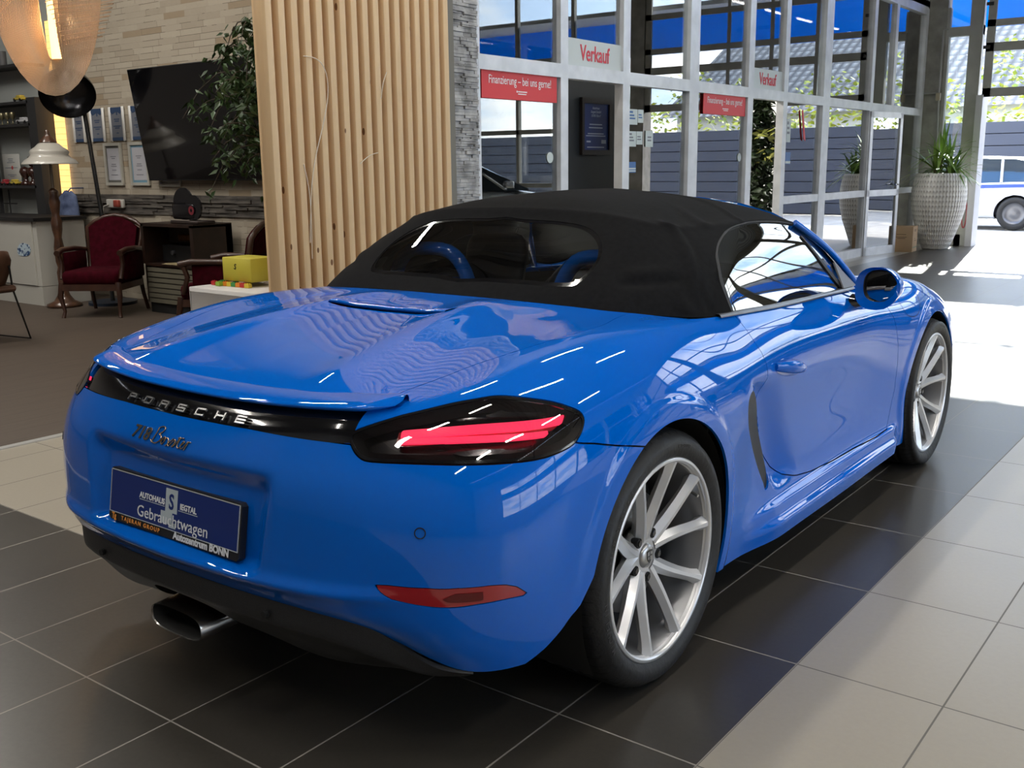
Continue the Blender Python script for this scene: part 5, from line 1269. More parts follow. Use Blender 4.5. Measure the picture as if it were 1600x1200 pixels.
# armchairs
VEL = noise_mat('dark red velvet', (.026,.0008,.003), (.042,.0014,.006), 20, .95); VEL.node_tree.nodes['Principled BSDF'].inputs['Specular IOR Level'].default_value = .08
MAH = noise_mat('mahogany', (.030,.011,.006), (.05,.020,.011), 10, .4, coat=.2)
def armchair(loc, rz, lb):
    """faces local -y"""
    c = empty('armchair', loc, rz, lb, 'armchair', 'red velvet armchairs in the lounge')
    m2 = MB(); m2.rbox((-.27,-.30,.30),(.27,.26,.44), .05); m2.build('seat', VEL, c)
    m2 = MB(); out = [(-.235,.0),(.235,.0),(.275,.42),(.20,.475),(.10,.52),(0,.535),(-.10,.52),(-.20,.475),(-.275,.42)]
    Mb = frame_matrix((0,.27,.40),(1,0,0),(0,.24,1)); Mb2 = Mb @ Matrix.Translation((0,0,-.0))
    m2.prism([(x*.88,.01+y*.95) for x, y in out], -.02, .06, Mb); m2.build('backrest', VEL, c)
    m2 = MB(); pts = [Mb @ Vector((x,y,.01)) for x, y in out]; m2.tube(pts, .024, 8, closed=True); m2.build('back_frame', MAH, c)
    for s_ in (-1,1):
        m2 = MB(); m2.tube([(s_*.29,.30,.60),(s_*.305,.10,.625),(s_*.31,-.15,.625),(s_*.30,-.26,.60)], [.022,.024,.027,.03], 8); m2.tube([(s_*.30,-.23,.60),(s_*.295,-.20,.50),(s_*.285,-.25,.36)], .022, 8); m2.build('armrest', MAH, c)
        m2 = MB(); m2.rbox((s_*.285-.012,-.16,.34),(s_*.285+.012,.28,.60), .008,1); m2.build('side_panel', VEL, c)
        m2 = MB(); m2.tube([(s_*.27,-.28,.33),(s_*.285,-.30,.20),(s_*.265,-.28,.06),(s_*.275,-.30,.0)], [.03,.026,.016,.02], 8); m2.build('leg', MAH, c)
        m2 = MB(); m2.tube([(s_*.25,.26,.36),(s_*.26,.30,.16),(s_*.27,.36,.0)], [.026,.02,.018], 8); m2.build('leg', MAH, c)
    m2 = MB(); m2.box((-.27,-.31,.255),(.27,-.27,.315)); m2.box((-.27,.23,.255),(.27,.26,.315)); m2.box((-.29,-.29,.255),(-.25,.25,.315)); m2.box((.25,-.29,.255),(.29,.25,.315)); m2.build('seat_frame', MAH, c)
    return c
armchair((-6.98,3.20,0), math.radians(34), 'dark red armchair with carved wooden frame in front of the stone wall')
armchair((-4.98,3.12,0), math.radians(-62), 'dark red armchair seen from the side, beside the yellow box')
# radio cabinet
rc = empty('radio_cabinet', (-6.34,3.72,0), 0, 'old dark wooden radio cabinet with pale louvred lower front', 'radio')
DW = noise_mat('dark walnut', (.012,.006,.004), (.026,.012,.008), 8, .4, coat=.2)
m2 = MB(); m2.box((-.41,-.20,.10),(.41,.22,.47)); m2.box((-.41,.15,.47),(.41,.22,.85)); m2.box((-.41,-.22,.47),(-.37,.22,.85)); m2.box((.36,-.22,.10),(.41,.22,.85)); m2.box((-.41,-.22,.83),(.41,.22,.86)); m2.build('case', DW, rc)
m2 = MB(); m2.box((-.37,.06,.66),(.36,.10,.83)); m2.build('speaker_cloth', mat('brown cloth', (.03,.02,.013), .9), rc)
m2 = MB(); m2.rbox((-.20,.04,.675),(.30,.065,.745), .02); m2.build('dial', mat('amber dial', (.13,.055,.015), .3), rc)
m2 = MB(); m2.box((-.37,-.02,.48),(.36,.06,.64)); m2.build('player', BLACK_PL, rc)
for x in (-.18,.22): m2 = MB(); m2.cyl((x,-.05,.57),(x,-.02,.57),.022); m2.build('knob', mat('knob grey', (.05,.05,.055), .3), rc)
m2 = MB(); m2.box((-.37,-.22,.455),(.36,-.02,.475)); m2.build('shelf_board', DW, rc)
for i in range(7): m2 = MB(); m2.box((-.36,-.215,.10+i*.05),(.355,-.20,.138+i*.05)); m2.build('louvre', mat('pale louvre', (.12,.11,.08), .6), rc)
m2 = MB(); m2.box((-.38,-.19,0),(.38,.2,.1)); m2.build('plinth', DARK, rc)
m2 = MB(); m2.box((-6.48,3.52,.476),(-6.18,3.66,.480)); tag(m2.build('booklet', mat('cream paper', (.35,.28,.15), .6)), 'thin cream booklet lying in the radio cabinet', 'booklet')
# record clock on top
rec = empty('record_sculpture', (-6.15,3.66,.86), 0, 'black sculpture of vinyl records with a red label on the radio cabinet', 'sculpture')
VN = mat('vinyl', (.006,.006,.008), .2, coat=.4)
m2 = MB(); m2.rbox((-.20,-.10,0),(.22,.10,.03), .006,1); m2.build('base', mat('base grey', (.03,.02,.018), .4), rec)
m2 = MB(); m2.box((-.20,-.102,.03),(.10,-.09,.04)); m2.build('edge_strip', mat('pale strip', (.2,.17,.15), .5), rec)
m2 = MB(); m2.cyl((-.12,.00,.18),(-.12,.02,.18),.15,n=40); m2.build('record', VN, rec)
m2 = MB(); m2.cyl((.10,-.05,.15),(.10,-.03,.15),.115,n=40); m2.build('record', VN, rec)
m2 = MB(); m2.rbox((-.22,-.06,.04),(.12,-.02,.19), .03); m2.build('sleeve', VN, rec)
m2 = MB(); m2.lathe([(.016,-.0),(.042,-.0)], c=(.085,-.0615,.125), axis='y', n=24); m2.build('label', mat('label red', (.16,.02,.03), .5), rec)
# socket strip
so = empty('socket_strip', (-7.95,4.02,1.01), 0, 'white wall socket with a white plug lead and a red adaptor', 'socket')
m2 = MB(); m2.rbox((-.15,-.03,-.045),(.16,.005,.045), .01); m2.build('plate', mat('socket white', (.55,.54,.50), .4), so)
m2 = MB(); m2.rbox((.04,-.07,-.035),(.13,-.03,.04), .012); m2.build('adaptor', mat('adaptor red', (.32,.06,.04), .5), so)
m2 = MB(); m2.tube([(-.10,-.035,-.01),(-.17,-.05,-.03),(-.20,-.045,-.12),(-.21,-.04,-.35)], .006, 6); m2.build('lead', mat('socket white'), so)
# low white table with toys
tb = empty('play_table', (-3.92,2.55,0), 0, 'low white box table behind the blue car, with toys on it', 'table')
m2 = MB(); m2.rbox((-.36,-.30,0),(.40,.30,.52), .006,1); m2.build('body', mat('white melamine', (.62,.61,.60), .45), tb)
m2 = MB(); m2.rbox((-.34,-.28,.03),(.38,-.302,.49), .004,1); m2.build('front_panel', mat('white melamine'), tb)
TZ = .522
yb = empty('yellow_box', (-3.97,2.57,TZ), math.radians(0), 'yellow cardboard box with a small black mark on the play table', 'box')
YL = mat('yellow card', (.52,.46,.05), .6)
m2 = MB(); m2.rbox((-.165,-.12,.034),(.155,.12,.205), .005,1); m2.build('carton', YL, yb)
text_mesh('mark', 'S', .055, mat('mark black', (.02,.02,.01), .5), yb, frame_matrix((-.02,-.1215,.14),(1,0,0),(0,0,1)), depth=.001, shear=.2, offset=.001)
rnd = random.Random(4); TCOL = [('red',(.5,.03,.03)),('green',(.03,.25,.06)),('blue',(.02,.10,.35)),('orange',(.7,.22,.02)),('yellow',(.65,.5,.04)),('lime',(.25,.42,.04))]
spots = [(-4.20,2.42,0,'behind the front table corner'),(-4.17,2.47,1,'next to the red one'),(-4.12,2.40,5,'near the table edge'),(-4.14,2.55,2,'behind the lime one'),(-4.19,2.60,1,'at the back of the heap'),
         (-4.08,2.43,3,'under the left corner of the yellow box'),(-4.03,2.43,4,'under the yellow box front'),(-3.98,2.43,1,'under the middle of the yellow box'),(-3.93,2.43,3,'right of the green one under the box'),(-3.88,2.43,0,'under the right corner of the yellow box'),(-3.83,2.43,4,'at the right end of the brick row')]
for x, y, ci, where in spots:
    nm, cc = TCOL[ci]; m2 = MB(); m2.box((-.024,-.016,0),(.024,.016,.028))
    for ux in (-.012,.012):
        for uy in (-.008,.008): m2.cyl((ux,uy,.028),(ux,uy,.033),.0048,n=8)
    o = m2.build('toy_brick', mat('toy '+nm, cc, .35), None, (x,y,TZ)); o.rotation_euler[2] = rnd.uniform(-.3,.3) if x < -4.1 else 0
    tag(o, nm+' toy brick '+where, 'toy brick', 'toy bricks on the play table')
m2 = MB(); m2.box((-.12,-.09,0),(.12,.09,.003)); o = m2.build('paper_sheet', mat('sheet', (.55,.52,.45), .7), None, (-4.13,2.72,TZ)); o.rotation_euler[2] = .5; tag(o, 'pale sheet of paper lying on the play table', 'paper')
# leather shell chair with sled base, cut by the left edge
BRN = noise_mat('tan leather', (.06,.025,.013), (.085,.038,.02), 10, .5)
ch = empty('shell_chair', (-6.30,1.66,0), math.radians(10), 'tan leather shell chair on thin black sled legs at the left edge', 'chair')
m2 = MB(); m2.rbox((-.22,-.22,.40),(.24,.22,.46), .03); m2.build('seat', BRN, ch)
G = []
for z, r, th in ((.46,.23,.03),(.56,.27,.035),(.68,.29,.035),(.745,.275,.03)):
    row = []
    for a in np.linspace(-1.6,1.6,21): row.append((r*math.cos(a), r*1.02*math.sin(a), z+.06*(1-abs(a)/1.6)*0+(-.08*(abs(a)/1.6)**2 if z > .6 else 0)))
    G.append(row)
G2 = [[(x*.88, y*.88, z) for x, y, z in r] for r in G][::-1]
m2 = MB(); m2.grid(G+G2); m2.build('backrest', BRN, ch)
for s_ in (-1,1):
    m2 = MB(); m2.tube([(-.20,s_*.20,.42),(-.26,s_*.24,.02),(.30,s_*.24,.02),(.20,s_*.20,.42),(.24,s_*.16,.62)], .008, 8); m2.build('leg', BLACK_PL, ch)
# lath pendant lamp
LATH = mat('thin wood lath', (.50,.33,.20), .5); pn = empty('pendant_lamp', (-3.66,1.02,1.78), 0, 'large drop-shaped pendant lamp of thin wooden laths, top left', 'lamp')
right = Vector((math.cos(YAW), -math.sin(YAW), 0)); fw = Vector((right.y*-1, right.x, 0))
def strand(c, rx, ry, zt, zb, a, tilt=0.0, n=22):
    pts = []
    for i in range(n+1):
        t = math.pi*i/n; u = math.cos(t); d = Vector((math.cos(a), math.sin(a), 0))
        z = zt-(zt-zb)*abs(math.sin(t))**.80; p = Vector(c)+d*(rx*u*(1 if abs(u) < 1 else 1)); p.z = z+tilt*u; pts.append(p)
    return pts
m2 = MB()
for i in range(34):
    s_ = i/33; a = math.radians(-55+18*math.sin(i*.9)); R = .07+.24*s_; m2.tube(strand((-.01*0,0,0), R, R, .95, .20-.20*s_, math.radians(37)+(s_-.5)*.9), .0028, 4, caps=False)
m2.build('lath_shell', LATH, pn)
m2 = MB()
for i in range(30):
    s_ = i/29; m2.tube([Vector((.16,.12,.30+.65*s_)) + Vector((math.cos(b)*(.04+.20*math.sin(.3+1.5*s_)), math.sin(b)*(.04+.20*math.sin(.3+1.5*s_)), .03*math.sin(b))) for b in np.linspace(0,2*math.pi,25)[:-1]], .0024, 4, closed=True)
m2.build('lath_wing', LATH, pn)
m2 = MB()
for i in range(16):
    s_ = i/15; m2.tube(strand((-.34,-.26,0), .10+.26*s_, 0, 1.05, .56-.14*s_, math.radians(37)+(s_-.5)*.5), .0028, 4, caps=False)
m2.build('lath_wing', LATH, pn)
m2 = MB(); m2.cyl((.03,.02,.20),(.03,.02,.62),.030,n=24); m2.build('light_tube', mat('lamp tube glow', (.9,.6,.3), .5, emis=(1.0,.62,.22), estr=1.5), pn)
m2 = MB(); m2.cyl((0,0,.95),(0,0,ZC-1.78),.006); m2.build('cord', BLACK_PL, pn)
ld = bpy.data.lights.new('pendant_bulb', 'POINT'); ld.energy = 7; ld.color = (1,.62,.30); ld.shadow_soft_size = .05; lo = bpy.data.objects.new('pendant_bulb', ld); link(lo, pn); lo.location = (.03,.02,.42)
# weeping fig by the slat screen
def leaf_cloud(name, mats, pts, size, par, seed=1, droop=.6, asp=.45):
    rnd = random.Random(seed); m2 = MB()
    for c in pts:
        a = rnd.uniform(0,6.283); d = Vector((math.cos(a)*.7, math.sin(a)*.7, -droop+rnd.uniform(-.4,.4))).normalized(); s_ = d.cross(Vector((rnd.uniform(-1,1),rnd.uniform(-1,1),rnd.uniform(.2,1)))).normalized(); L = size*rnd.uniform(.7,1.2); n_ = d.cross(s_)
        c = Vector(c); m2.add([c, c+d*L*.35+s_*L*asp*.5+n_*L*.05, c+d*L, c+d*L*.35-s_*L*asp*.5+n_*L*.05, c+d*L*.45-n_*L*.04], [(0,1,4),(1,2,4),(2,3,4),(3,0,4)])
    return m2.build(name, mats, par)
fg = empty('weeping_fig', (-4.15,3.14,0), 0, 'large weeping fig with hanging branches in front of the television', 'plant')
m2 = MB(); m2.lathe([(0,0),(.17,0),(.21,.36),(.20,.38),(.18,.36),(0,.33)], n=28); m2.build('pot', mat('dark pot', (.03,.03,.03), .5), fg)
rnd = random.Random(21); BR_ = MB(); pts = []
BR_.tube([(0,0,.3),(-.02,.02,.9),(-.20,0,1.5),(-.30,.0,2.35)], [.03,.028,.024,.014], 8)
for b in range(60):
    z0 = rnd.uniform(1.35,2.45); a = rnd.uniform(0,6.283); L = rnd.uniform(.30,.70)*(1.0 if z0 < 2.1 else .75); dr = rnd.uniform(.05,.45)
    P = [Vector((-.30*min(1,(z0-.9)),.0,z0)) + Vector((math.cos(a)*L*t, math.sin(a)*L*t*.8, .16*math.sin(t*2.2)-dr*t*t)) for t in (0,.25,.5,.75,1)]
    BR_.tube(P, [.008,.006,.005,.004,.002], 4)
    for q in range(30):
        t = rnd.uniform(.25,1.0); i = min(3, int(t*4)); f_ = t*4-i; p = P[i].lerp(P[i+1], f_); pts.append(p+Vector((rnd.gauss(0,.035), rnd.gauss(0,.035), rnd.gauss(-.02,.04))))
BR_.build('branches', mat('bark', (.06,.045,.03), .8), fg)
FIGL = noise_mat('fig leaves', (.014,.035,.010), (.04,.085,.025), 3, .4)
leaf_cloud('foliage', FIGL, pts, .085, fg, 5)
# ================================================================ things in the hall and the office front
REDB = mat('banner red', (.62,.03,.035), .5); WHT2 = mat('banner white', (.80,.80,.80), .5); SIGNW = mat('sign panel', (.52,.56,.55), .4)
YX = lambda y, z, x=GX+.002: frame_matrix((x, y, z), (0,1,0), (0,0,1))
for y0, y1, lb in ((4.01,5.01,'red financing banner on the first glass pane beside the stone column'),(7.68,8.70,'red financing banner on the pane right of the wide mullion')):
    c = empty('banner', (GX+.0, (y0+y1)/2, 1.97), 0, lb, 'banner', 'red banners on the office glass')
    m2 = MB(); m2.box((-.006,-(y1-y0)/2,-.105),(0,(y1-y0)/2,.105)); m2.build('sheet', REDB, c)
    text_mesh('lettering', 'Finanzierung – bei uns gerne!', .092, WHT2, c, frame_matrix((.0015,0,.035),(0,1,0),(0,0,1)), depth=.0008, xs=(y1-y0)/1.30)
    m2 = MB(); m2.box((.0005,-.06,-.048),(.0012,-.045,-.034)); m2.box((.0005,-.04,-.045),(.0012,.08,-.037)); m2.box((.0005,-.04,-.062),(.0012,.07,-.055)); m2.build('small_print', WHT2, c)
for y0, y1, lb in ((5.155,6.045,'pale sign panel reading Verkauf above the first office doorway'),(8.865,9.715,'pale sign panel reading Verkauf above the second office doorway')):
    c = empty('sign', (GX, (y0+y1)/2, 2.29), 0, lb, 'sign', 'Verkauf signs above the office doors')
    m2 = MB(); m2.box((-.015,-(y1-y0)/2,-.115),(-.005,(y1-y0)/2,.115)); m2.build('panel', SIGNW, c)
    text_mesh('lettering', 'Verkauf', .185, mat('sign red', (.60,.02,.04), .5), c, frame_matrix((-.002,.0,.0),(0,1,0),(0,0,1)), depth=.001, xs=.80, offset=.002)
# dark partition with framed poster inside the first doorway
m2 = MB(); m2.box((-3.36,5.55,0),(-3.31,6.95,2.25)); struct(m2.build('wall_partition', mat('dark partition', (.006,.008,.010), .5)))
po = empty('poster', (-3.305,6.21,1.71), 0, 'dark blue framed notice on the black partition in the first office doorway', 'poster')
m2 = MB()
for q in ((-.27,-.26,-.23,.26),(.21,-.26,.27,.26),(-.23,-.26,.21,-.215),(-.23,.21,.21,.26)): m2.box((0,q[0],q[1]),(.03,q[2],q[3]))
m2.build('frame', mat('dark brown frame', (.010,.006,.005), .4), po)
m2 = MB(); m2.box((0,-.23,-.215),(.012,.21,.21)); m2.build('sheet', mat('poster blue', (.010,.028,.13), .35), po)
GT = mat('pale print', (.42,.46,.55), .6)
for z, s, t in ((.17,.032,'Autohaus'),(.135,.032,'Siegtal GmbH'),(.10,.032,'53783 Eitorf')): text_mesh('lettering', t, s, GT, po, frame_matrix((.0125,-.01,z),(0,1,0),(0,0,1)), depth=.0006, shear=.2, offset=.0004)
m2 = MB()
for z, w in ((.02,.11),(-.01,.12),(-.065,.14),(-.085,.17),(-.19,.15)): m2.box((.012,-.01-w,z-.004),(.0128,-.01+w,z+.005))
m2.box((.012,-.17,-.145),(.0128,-.10,-.130)); m2.box((.012,.09,-.155),(.0128,.17,-.12)); m2.build('small_print', GT, po)
# notices on the glass
NW = mat('notice white', (.52,.58,.57), .6); NB = mat('notice blue', (.04,.13,.33), .5)
def notice(y0, y1, z0, z1, lb, m=NW, marks=(), mm=NB):
    c = empty('notice', (GX+.001, (y0+y1)/2, (z0+z1)/2), 0, lb, 'notice', 'notices on the office glass'); w, h = (y1-y0)/2, (z1-z0)/2
    a = MB(); a.box((-.018,-w,-h),(-.014,w,h)); a.build('sheet', m, c)
    if marks:
        b = MB()
        for q in marks: b.box((-.0139,q[0]*w,q[1]*h),(-.0130,q[2]*w,q[3]*h))
        b.build('print', mm, c)
ln = [(-.8,.5,.0,.75),(-.8,.1,.3,.3),(-.8,-.3,.5,-.1)]
notice(6.19,6.36,1.72,1.86,'pale blue notice sheet on the glass by the first doorway, upper',marks=ln); notice(6.37,6.47,1.74,1.86,'narrow greenish notice at the right of the pale blue sheet',marks=ln[1:])
notice(6.18,6.34,1.52,1.66,'white notice sheet below the pale blue one',marks=ln,mm=SLATE); notice(6.35,6.46,1.54,1.66,'small notice right of the white sheet',marks=ln[1:],mm=SLATE)
notice(6.52,6.66,1.52,1.67,'small white card with two dark lines at the right of the notices',marks=[(-.5,.1,.5,.3),(-.5,-.3,.5,-.1)],mm=SLATE); notice(6.18,6.34,1.28,1.38,'blue and white opening hours card on the glass',m=NB,marks=[(-1,-.8,1,-.55),(-1,-.4,1,-.1)],mm=NW)
notice(9.93,10.05,1.60,1.88,'white vertical notice on the pane beside the second doorway',marks=ln,mm=SLATE); notice(9.93,10.08,1.34,1.48,'blue card low on the pane beside the second doorway',m=NB,marks=[(-1,-.9,1,-.5)],mm=NW)
m2 = MB(); m2.prism([(0,0),(.10,-.34),(.16,-.36),(.04,.02)], 0, .006, frame_matrix((GX-.005,10.35,1.98),(0,1,0),(0,0,1))); tag(m2.build('pennant', mat('pennant red', (.62,.02,.03), .5)), 'slim red pennant on the glass beside the second doorway', 'pennant')
# door stickers (round)
for y, z, lb in ((4.93,1.42,'round white sticker at the right edge of the first pane'),(8.62,1.42,'round white sticker at the right edge of the banner pane')):
    m2 = MB(); m2.cyl((GX-.018,y,z),(GX-.014,y,z),.045,n=24); tag(m2.build('sticker', NW), lb, 'sticker')
# office interior: desk, cabinet, plants
OFD = mat('office desk', (.45,.43,.40), .5)
dk = empty('office_desk', (-5.2,7.4,0), 0, 'plain office desk behind the glass front', 'desk')
m2 = MB(); m2.box((-.4,-.8,.71),(.4,.8,.74)); m2.build('top', OFD, dk)
for sx in (-.37,.37):
    for sy in (-.76,.76): m2 = MB(); m2.box((sx-.02,sy-.02,0),(sx+.02,sy+.02,.71)); m2.build('leg', ALU, dk)
oc = empty('filing_cabinet', (-7.7,9.6,0), 0, 'grey filing cabinet at the back of the office', 'cabinet')
m2 = MB(); m2.box((-.25,-1.2,0),(.25,1.2,1.9)); m2.build('body', mat('cabinet grey', (.30,.31,.32), .5), oc)
for i in range(3): m2 = MB(); m2.box((.25,-1.18+i*.8,.05),(.265,-.42+i*.8,1.85)); m2.build('door', mat('cabinet front', (.42,.43,.44), .5), oc)
for x, y, lb in ((-5.4,6.2,'added square office fill lamp nearest the stone column'),(-5.4,10.0,'added square office fill lamp in the middle of the office'),(-5.4,13.6,'added square office fill lamp at the far end of the office')):  # unseen lamps, added to brighten the office behind the glass
    c = empty('office_fill_lamp', (x,y,3.74), 0, lb, 'lamp', 'added office fill lamps'); m2 = MB(); m2.box((-.35,-.35,-.06),(.35,.35,0)); m2.build('housing', ALU, c)
    m2 = MB(); m2.box((-.32,-.32,-.065),(.32,.32,-.06)); m2.build('diffuser', mat('office diffuser', (1,1,1), .5, emis=(1,.98,.93), estr=3), c)
    l_ = bpy.data.lights.new('office_fill_light', 'AREA'); l_.shape = 'SQUARE'; l_.size = .64; l_.energy = 90; l_.color = (1,.98,.93); q_ = bpy.data.objects.new('office_fill_light', l_); link(q_, c); q_.location = (0,0,-.07)
# plants
TERR = noise_mat('terracotta', (.22,.055,.030), (.28,.075,.040), 8, .7)
def leafy_tree(loc, lb, h, crown_r, z0, nb, leaf, leafm, potm, potr=.14, poth=.27, seed=3, stems=3):
    c = empty('potted_plant', loc, 0, lb, 'plant'); rnd = random.Random(seed)
    m2 = MB(); m2.lathe([(0,0),(potr*.72,0),(potr,poth-.03),(potr*1.08,poth-.03),(potr*1.08,poth),(potr*.92,poth),(potr*.9,poth-.04),(0,poth-.05)], n=28); m2.build('pot', potm, c)
    m2 = MB(); m2.lathe([(0,0),(potr*1.05,0),(potr*1.15,.03),(potr*1.05,.03),(0,.012)], n=28); m2.build('saucer', potm, c)
    b = MB(); pts = []
    for s in range(stems):
        a = 6.28*s/stems+.4; P = [Vector((.03*math.cos(a),.03*math.sin(a),poth-.05)), Vector((.06*math.cos(a),.06*math.sin(a),h*.45)), Vector((.10*math.cos(a),.10*math.sin(a),h*.9))]; b.tube(P, [.014,.012,.006], 6)
        for q in range(nb):
            z = rnd.uniform(z0, h); t = (z-poth)/(h-poth); a2 = rnd.uniform(0,6.283); L = crown_r*rnd.uniform(.3,1.0)*math.sin(min(1,(z-z0)/(h-z0)*.9+.15)*math.pi)**.5; base_ = Vector((.09*math.cos(a)*t,.09*math.sin(a)*t,z)); tip = base_+Vector((math.cos(a2)*L,math.sin(a2)*L,.08)); b.tube([base_,tip],[.004,.002],4)
            for w in range(9): p = base_.lerp(tip, rnd.uniform(.3,1.05)); pts.append(p+Vector((rnd.gauss(0,.03),rnd.gauss(0,.03),rnd.gauss(0,.03))))
    b.build('stems', mat('bark'), c); leaf_cloud('foliage', leafm, pts, leaf, c, seed, .3, .5)
    return c
GREENL = noise_mat('bright leaves', (.045,.11,.015), (.22,.32,.06), 6, .4)
leafy_tree((-3.16,13.62,0), 'slim green plant in a terracotta pot inside the far office doorway', 1.72, .26, .55, 20, .085, GREENL, TERR, .15, .30, 8)
DKL = noise_mat('dark plant leaves', (.006,.015,.005), (.03,.05,.015), 4, .4)
c = leafy_tree((-4.1,11.75,0), 'tall dark umbrella plant inside the second office doorway', 2.35, .48, .2, 60, .15, DKL, mat('dark pot'), .22, .4, 9, 4)
rnd = random.Random(2); pts = [(rnd.uniform(.05,.45), rnd.uniform(-.45,.1), rnd.choice((1.75,1.45))+rnd.gauss(0,.06)) for i in range(60)]
leaf_cloud('variegated_leaves', noise_mat('yellow green leaves', (.20,.22,.03), (.42,.40,.10), 6, .4), pts, .14, c, 6, .2, .4)
leafy_tree((-4.6,14.6,0), 'green indoor plant deep in the far corner of the office', 1.5, .35, .4, 26, .10, GREENL, mat('dark pot'), .18, .3, 12)
leafy_tree((-4.25,7.0,0), 'indoor plant with red flowers behind the notices', 1.7, .35, .5, 24, .09, GREENL, mat('dark pot'), .18, .3, 14)
# big white woven planter
WOV = mat('white woven ceramic', (.75,.73,.68), .6); k = NT(WOV); co = k.coord(); X, Y, Z = k.sep(co)
ang = k.m('ARCTAN2', Y, X); a1 = k.m('SINE', k.m('ADD', k.m('MULTIPLY', ang, 26), k.m('MULTIPLY', Z, 42))); a2 = k.m('SINE', k.m('SUBTRACT', k.m('MULTIPLY', ang, 26), k.m('MULTIPLY', Z, 42)))
pr = k.m('MULTIPLY', a1, a2); k.bump(pr, .6, .015); k.out(k.mix(k.m('GREATER_THAN', pr, .55), (.80,.78,.73), (.48,.46,.42)), 'Base Color')
pl = empty('planter', (-2.37,14.72,0), 0, 'tall white woven-pattern planter with a spiky plant by the pillar', 'planter')
m2 = MB(); prof = [(0,0),(.19,0),(.205,.02),(.27,.20),(.345,.42),(.395,.62),(.41,.78),(.405,.92),(.385,1.05),(.36,1.15),(.345,1.17),(.33,1.16),(.34,1.05),(0,1.02)]; m2.lathe(prof, n=64); m2.build('pot', WOV, pl)
m2 = MB(); m2.cyl((0,0,1.0),(0,0,1.06),.335,n=32); m2.build('soil', mat('soil', (.03,.02,.015), .9), pl)
m2 = MB(); stems = [(.0,.0,1.45),(.10,.06,1.30),(-.08,-.05,1.22),(.18,-.02,1.15)]
for x, y, z in stems: m2.tube([(x*.5,y*.5,1.0),(x,y,z)], .022, 8)
m2.build('cane', mat('cane bark', (.20,.15,.09), .8), pl)
rnd = random.Random(9); m2 = MB()
for x, y, z in stems:
    for i in range(34):
        a = rnd.uniform(0,6.283); el = rnd.uniform(-.2,1.45); L = rnd.uniform(.35,.62); w = rnd.uniform(.018,.03); d = Vector((math.cos(a)*math.cos(el),math.sin(a)*math.cos(el),math.sin(el))); P = []
        for t in np.linspace(0,1,6): P.append(Vector((x,y,z))+d*L*t+Vector((0,0,-.42*L*t*t*(1.2-math.sin(el)))))
        sd_ = d.cross(Vector((0,0,1))); sd_ = sd_.normalized() if sd_.length > .1 else Vector((1,0,0))
        m2.grid([[p-sd_*w*ww, p+Vector((0,0,-.004)), p+sd_*w*ww] for p, ww in zip(P, (.5,1,1,.8,.5,.03))])
m2.build('foliage', noise_mat('spiky leaves', (.05,.15,.02), (.28,.42,.08), 2.5, .4), pl)
# cardboard box
bx = empty('cardboard_box', (-2.64,14.02,0), math.radians(4), 'closed brown cardboard box on the floor beside the white planter', 'box')
CARD = mat('brown cardboard', (.40,.27,.155), .8)
m2 = MB(); m2.rbox((-.17,-.16,0),(.15,.15,.385), .004,1); m2.build('carton', CARD, bx)
m2 = MB(); m2.box((-.171,-.01,.384),(.151,.01,.3875)); m2.build('tape', mat('tape', (.46,.34,.2), .4), bx)
m2 = MB()
for z, a, b in ((.265,-.09,.05),(.225,-.10,.06),(.205,-.08,.04)): m2.box((a,-.1615,z-.004),(b,-.160,z+.004))
for z, a, b in ((.335,-.09,.06),(.315,-.08,.05),(.20,-.05,.0),(.17,-.05,.05)): m2.box((.150,a,z-.005),(.1515,b,z+.005))
m2.build('print', mat('box print', (.10,.06,.03), .7), bx)
m2 = MB(); m2.box((.150,-.15,.06),(.1515,.14,.075)); m2.build('green_stripe', mat('box green', (.16,.22,.14), .7), bx)
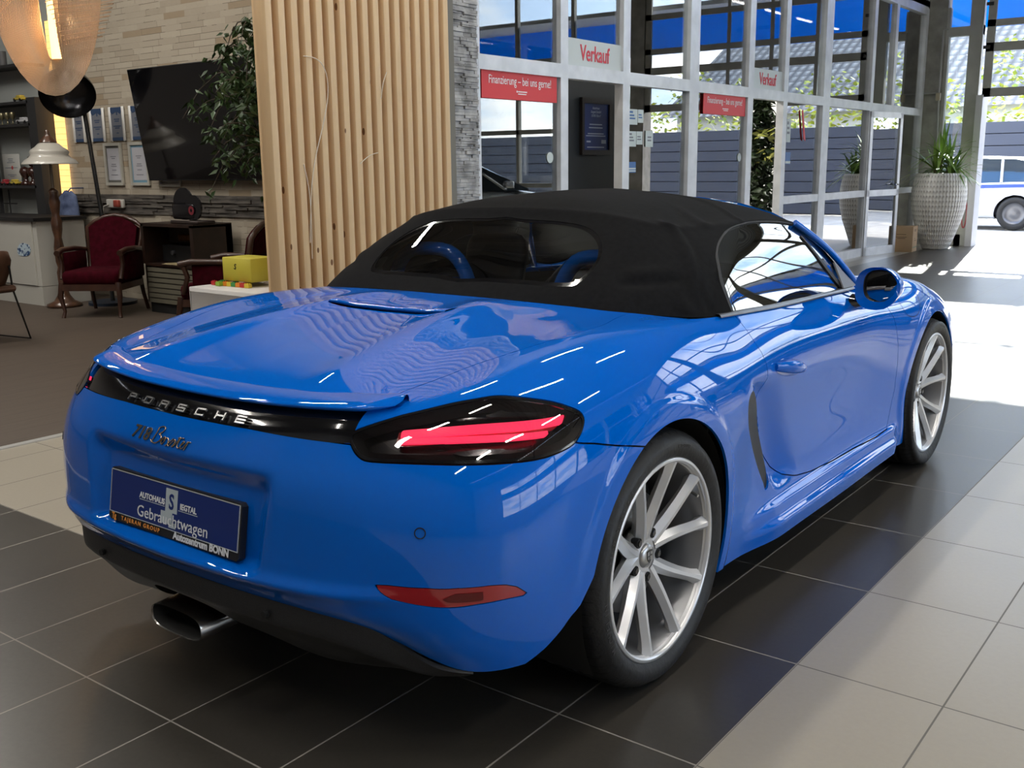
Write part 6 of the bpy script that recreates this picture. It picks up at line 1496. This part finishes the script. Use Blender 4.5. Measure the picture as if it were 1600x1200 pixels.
# red hanging strap by the pillar
m2 = MB(); m2.tube(bspline(np.array([(-2.17,15.42,.80),(-2.12,15.42,.72),(-2.10,15.42,.50),(-2.12,15.42,.30),(-2.16,15.42,.28),(-2.18,15.42,.45),(-2.19,15.42,.78)]), 4), .012, 6); tag(m2.build('strap', mat('strap red', (.40,.08,.09), .6)), 'red strap loop hanging behind the white planter', 'strap')
# heating pipes and valve at the pillar
m2 = MB(); m2.tube([(-2.62,15.38,1.15),(-2.66,15.38,2.35),(-2.66,15.38,3.38),(-2.58,15.38,3.38)], .014, 8); m2.tube([(-2.90,15.40,2.42),(-2.66,15.40,2.42)], .010, 8); p_ = tag(m2.build('conduit', mat('conduit grey', (.34,.34,.33), .5)), 'thin grey conduit pipe running up the concrete pillar', 'pipe')
m2 = MB(); m2.rbox((-2.70,15.34,2.30),(-2.63,15.40,2.42), .012); m2.build('junction_box', mat('old cream', (.42,.36,.27), .6), p_)
# ---------------------------------------------------------------- ceiling lamps
def lamp(x, y, lb, z=ZC-1.2, e=75):
    c = empty('ceiling_lamp', (x,y,z), 0, lb, 'lamp', 'hall strip lamps under the trusses')
    m2 = MB(); m2.rbox((-.07,-.62,.02),(.07,.62,.10), .01, 1); m2.build('housing', BLACK_PL, c)
    m2 = MB(); m2.box((-.05,-.60,.0),(.05,.60,.02)); m2.build('lens', mat('spot lens', (1,1,1), .5, emis=(1,.95,.86), estr=6), c)
    m2 = MB(); m2.cyl((0,0,.09),(0,0,ZC-z),.008,n=8); m2.build('rod', BLACK_PL, c)
    l_ = bpy.data.lights.new('lamp_light', 'AREA'); l_.shape = 'RECTANGLE'; l_.size = .1; l_.size_y = 1.2; l_.energy = e*(.42 if x < -3 else .23); l_.color = (1,.95,.87); q_ = bpy.data.objects.new('lamp_light', l_); link(q_, c); q_.location = (0,0,-.02)
NM = ['first','second','third','fourth','fifth']
for j, y in enumerate((-4.5,-2.2,.2,2.6,5.0)):
    for i, x in enumerate((-5.5,-1.8,1.6,5.2)): lamp(x, y, 'black hall strip lamp, %s row from the back wall, %s from the lounge side' % (NM[j], NM[i]))
for i, x in enumerate((-8.4,-7.2)): lamp(x, 1.2, ['added black lounge fill lamp nearest the shelf unit','added black lounge fill lamp in front of the television'][i], 4.2, 45)  # two unseen lamps added to lift the dim lounge wall
